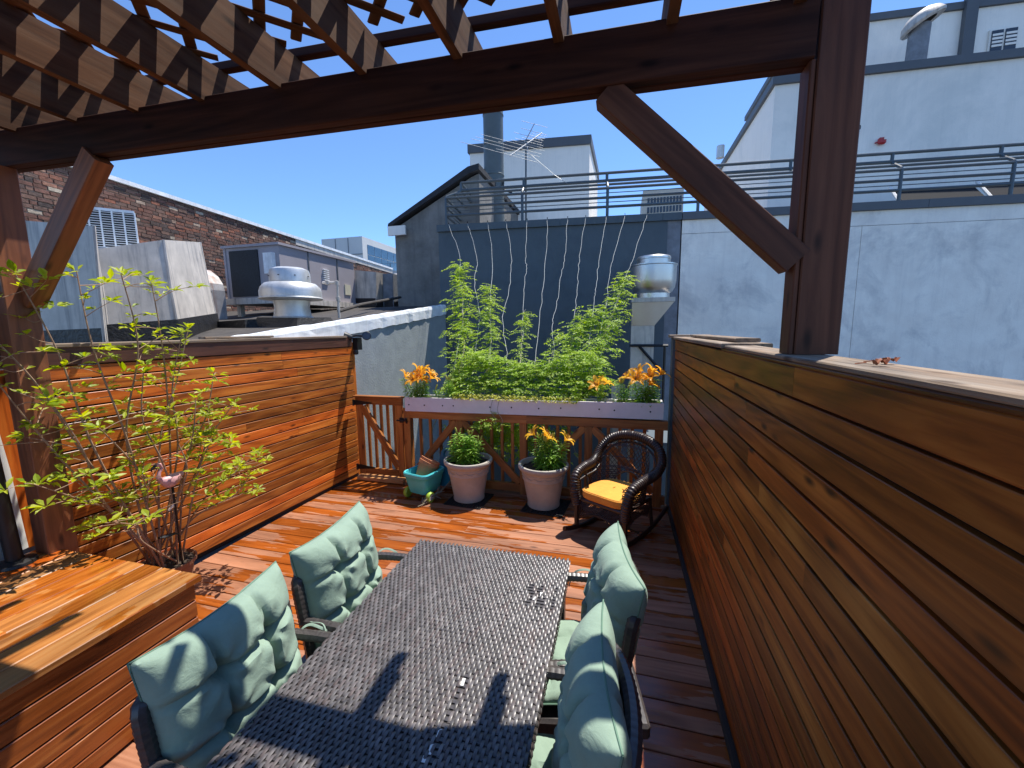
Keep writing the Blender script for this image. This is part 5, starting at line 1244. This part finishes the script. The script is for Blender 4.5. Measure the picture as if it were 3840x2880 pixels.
def pinnate(p, d, L, n=5):
    """compound leaf: paired leaflets along a thin stalk"""
    p = Vector(p); d = Vector(d).normalized(); droop = Vector((0,0,-.5))
    side = d.cross(Vector((0,0,1))); side = side.normalized() if side.length > .01 else Vector((1,0,0))
    for k in range(n):
        t = .25+.75*k/(n-1); q = p+d*L*t+droop*L*t*t*.5
        for s in (-1,1):
            dd = side*s*.9+d*.55+Vector((rnd.uniform(-.2,.2),rnd.uniform(-.2,.2),rnd.uniform(-.35,.15))); l = L*.36*rnd.uniform(.8,1.15)
            leaf(fol, q, dd, (rnd.uniform(-.3,.3),rnd.uniform(-.5,.1),1), l, l*.36, curl=.2, fold=.15)
    leaf(fol, p+d*L+droop*L*.5, d+droop*.6, (0,-.2,1), L*.36, L*.13)
cols = [([(-2.0,4.70,1.2),(-2.09,5.26,1.61),(-2.22,5.61,1.9),(-2.35,5.94,2.18),(-2.52,6.35,2.52),(-2.74,6.81,2.9),(-2.83,7.08,3.10)], .21, 560, .105),
        ([(-1.62,4.70,1.2),(-1.73,5.35,1.69),(-1.82,5.66,1.94),(-1.92,5.93,2.17),(-1.99,6.23,2.42),(-2.17,6.56,2.7)], .16, 260, .105),
        ([(-1.2,4.7,1.2),(-1.27,5.22,1.57),(-1.32,5.5,1.81),(-1.38,5.78,2.04),(-1.39,6.0,2.23)], .11, 110, .10),
        ([(-.43,4.70,1.15),(-.42,4.75,1.18),(-.36,5.02,1.41),(-.3,5.27,1.61),(-.24,5.49,1.8),(-.15,5.76,2.02),(-.08,6.05,2.26),(0.0,6.36,2.52),(.06,6.67,2.78)], .21, 560, .105),
        ([(-.62,4.75,1.25),(-.63,5.27,1.61),(-.63,5.54,1.84),(-.46,5.79,2.05),(-.32,5.89,2.14)], .25, 420, .105),
        ([(-.9,4.75,1.25),(-.86,5.0,1.5),(-.84,5.26,1.7)], .09, 30, .10)]
def lump(x): return .55+.45*math.sin(x)
for ci, (P, sp2, cnt, L) in enumerate(cols):
    Q = spline(P, 8); N = len(Q); stm.tube([q+Vector((rnd.uniform(-.01,.01),)*3) for q in Q], [(.013 if ci==3 else .008)*(1-.7*i/(N-1)) for i in range(N)], 6)
    for k in range(cnt):
        t = (k+rnd.random())/cnt; i = min(N-2, int(t*(N-1))); s = sp2*(1-.45*t)*(0.35+.9*abs(math.sin(t*8+ci*1.7)))
        q = Q[i]+Vector((rnd.gauss(0,.5)*s, rnd.gauss(0,.4)*s, rnd.gauss(0,.45)*s)); pinnate(q, rdir(rnd,.0)+Vector((0,-.35,-.1)), L*rnd.uniform(.6,1.55), rnd.randint(4,6))
TOPZ = [(-2.12,1.22),(-2.05,1.38),(-1.95,1.62),(-1.67,1.66),(-1.31,1.52),(-1.12,1.50),(-.92,1.52),(-.71,1.58),(-.5,1.66),(-.33,1.68),(-.16,1.45),(-.12,1.2)]
def topz(x):
    for (a,za),(b,zb_) in zip(TOPZ[:-1],TOPZ[1:]):
        if a <= x <= b: return za+(zb_-za)*(x-a)/(b-a)
    return 1.2
for k in range(1500):       # the mound over the planter
    x = rnd.uniform(-2.10,-.14) if k % 4 else rnd.uniform(-1.9,-.5)
    h = rnd.random()**.8; zz = PZ+.06+h*(topz(x)-PZ-.05); yv = 4.60+rnd.uniform(-.06,.14)+h*.33+rnd.uniform(0,.08)
    pinnate((x,yv,zz), rdir(rnd,.1)+Vector((0,-.65,.1)), rnd.uniform(.06,.15), rnd.randint(4,6))
for k in range(620):       # trailing behind and through the railing
    x = rnd.triangular(-2.35,-.45,-1.3); zz = rnd.triangular(.28,.95,.75); 
    if x < -1.85 and rnd.random() < .6: continue
    pinnate((x,4.68+rnd.uniform(0,.25),zz), rdir(rnd,-.2)+Vector((0,-.3,-.2)), rnd.uniform(.09,.14), 5)
for (x,z0,z1) in ((-2.28,.9,.35),(-1.62,.92,.5),(-1.3,.92,.3),(-.95,.92,.4),(-.47,.92,.35)):
    stm.tube(spline([(x,4.66,1.1),(x+.03,4.74,z0),(x-.05,4.70,(z0+z1)/2),(x+.04,4.72,z1)],5), .004, 5)
for (x,z0) in ((-1.42,1.16),(-1.34,1.15)):      # shoot hanging over the front
    S = spline([(x,4.47,z0),(x-.02,4.43,1.02),(x+.05,4.40,.90),(x-.02,4.38,.82)],6); stm.tube(S, .0025, 4)
    for q in S[8::3]: pinnate(q, rdir(rnd,0)+Vector((0,-.4,0)), .10, 4)
for k in range(16): pinnate((rnd.uniform(-1.62,-1.2),4.42+rnd.uniform(-.03,.02),rnd.uniform(.80,.93)), rdir(rnd,.1)+Vector((0,-.6,0)), .11, 4)
stm.build('stem', m_vinestem, ws, smooth=True); o = fol.build('foliage', m_vine, ws); o['kind'] = 'stuff'

# ---- dried cut stems by the left pot
m_dried = leafmat('dried_leaf', (0.16,0.13,0.09), (0.30,0.25,0.17), .15, .8)
dr = thing('dried_stems', (-2.02,4.12,0), 'bundle of dried grey brown leaf stems on the deck beside the left pot', 'dried plant'); m = MB(); rnd = random.Random(4)
for k in range(26):
    t = rnd.random(); p = Vector((-2.10+.22*t,3.93+.42*t,.02+.16*t)); leaf(m, p, (rnd.uniform(-.2,.9),rnd.uniform(.1,1),rnd.uniform(-.1,.7)), (0,-.3,1), rnd.uniform(.06,.13), .022, curl=.3)
m.build('blades', m_dried, dr); m = MB(); m.tube(spline([(-2.13,3.88,.012),(-2.02,4.05,.05),(-1.90,4.33,.19)],6), .006, 5); m.build('stem', m_dried, dr, smooth=True)
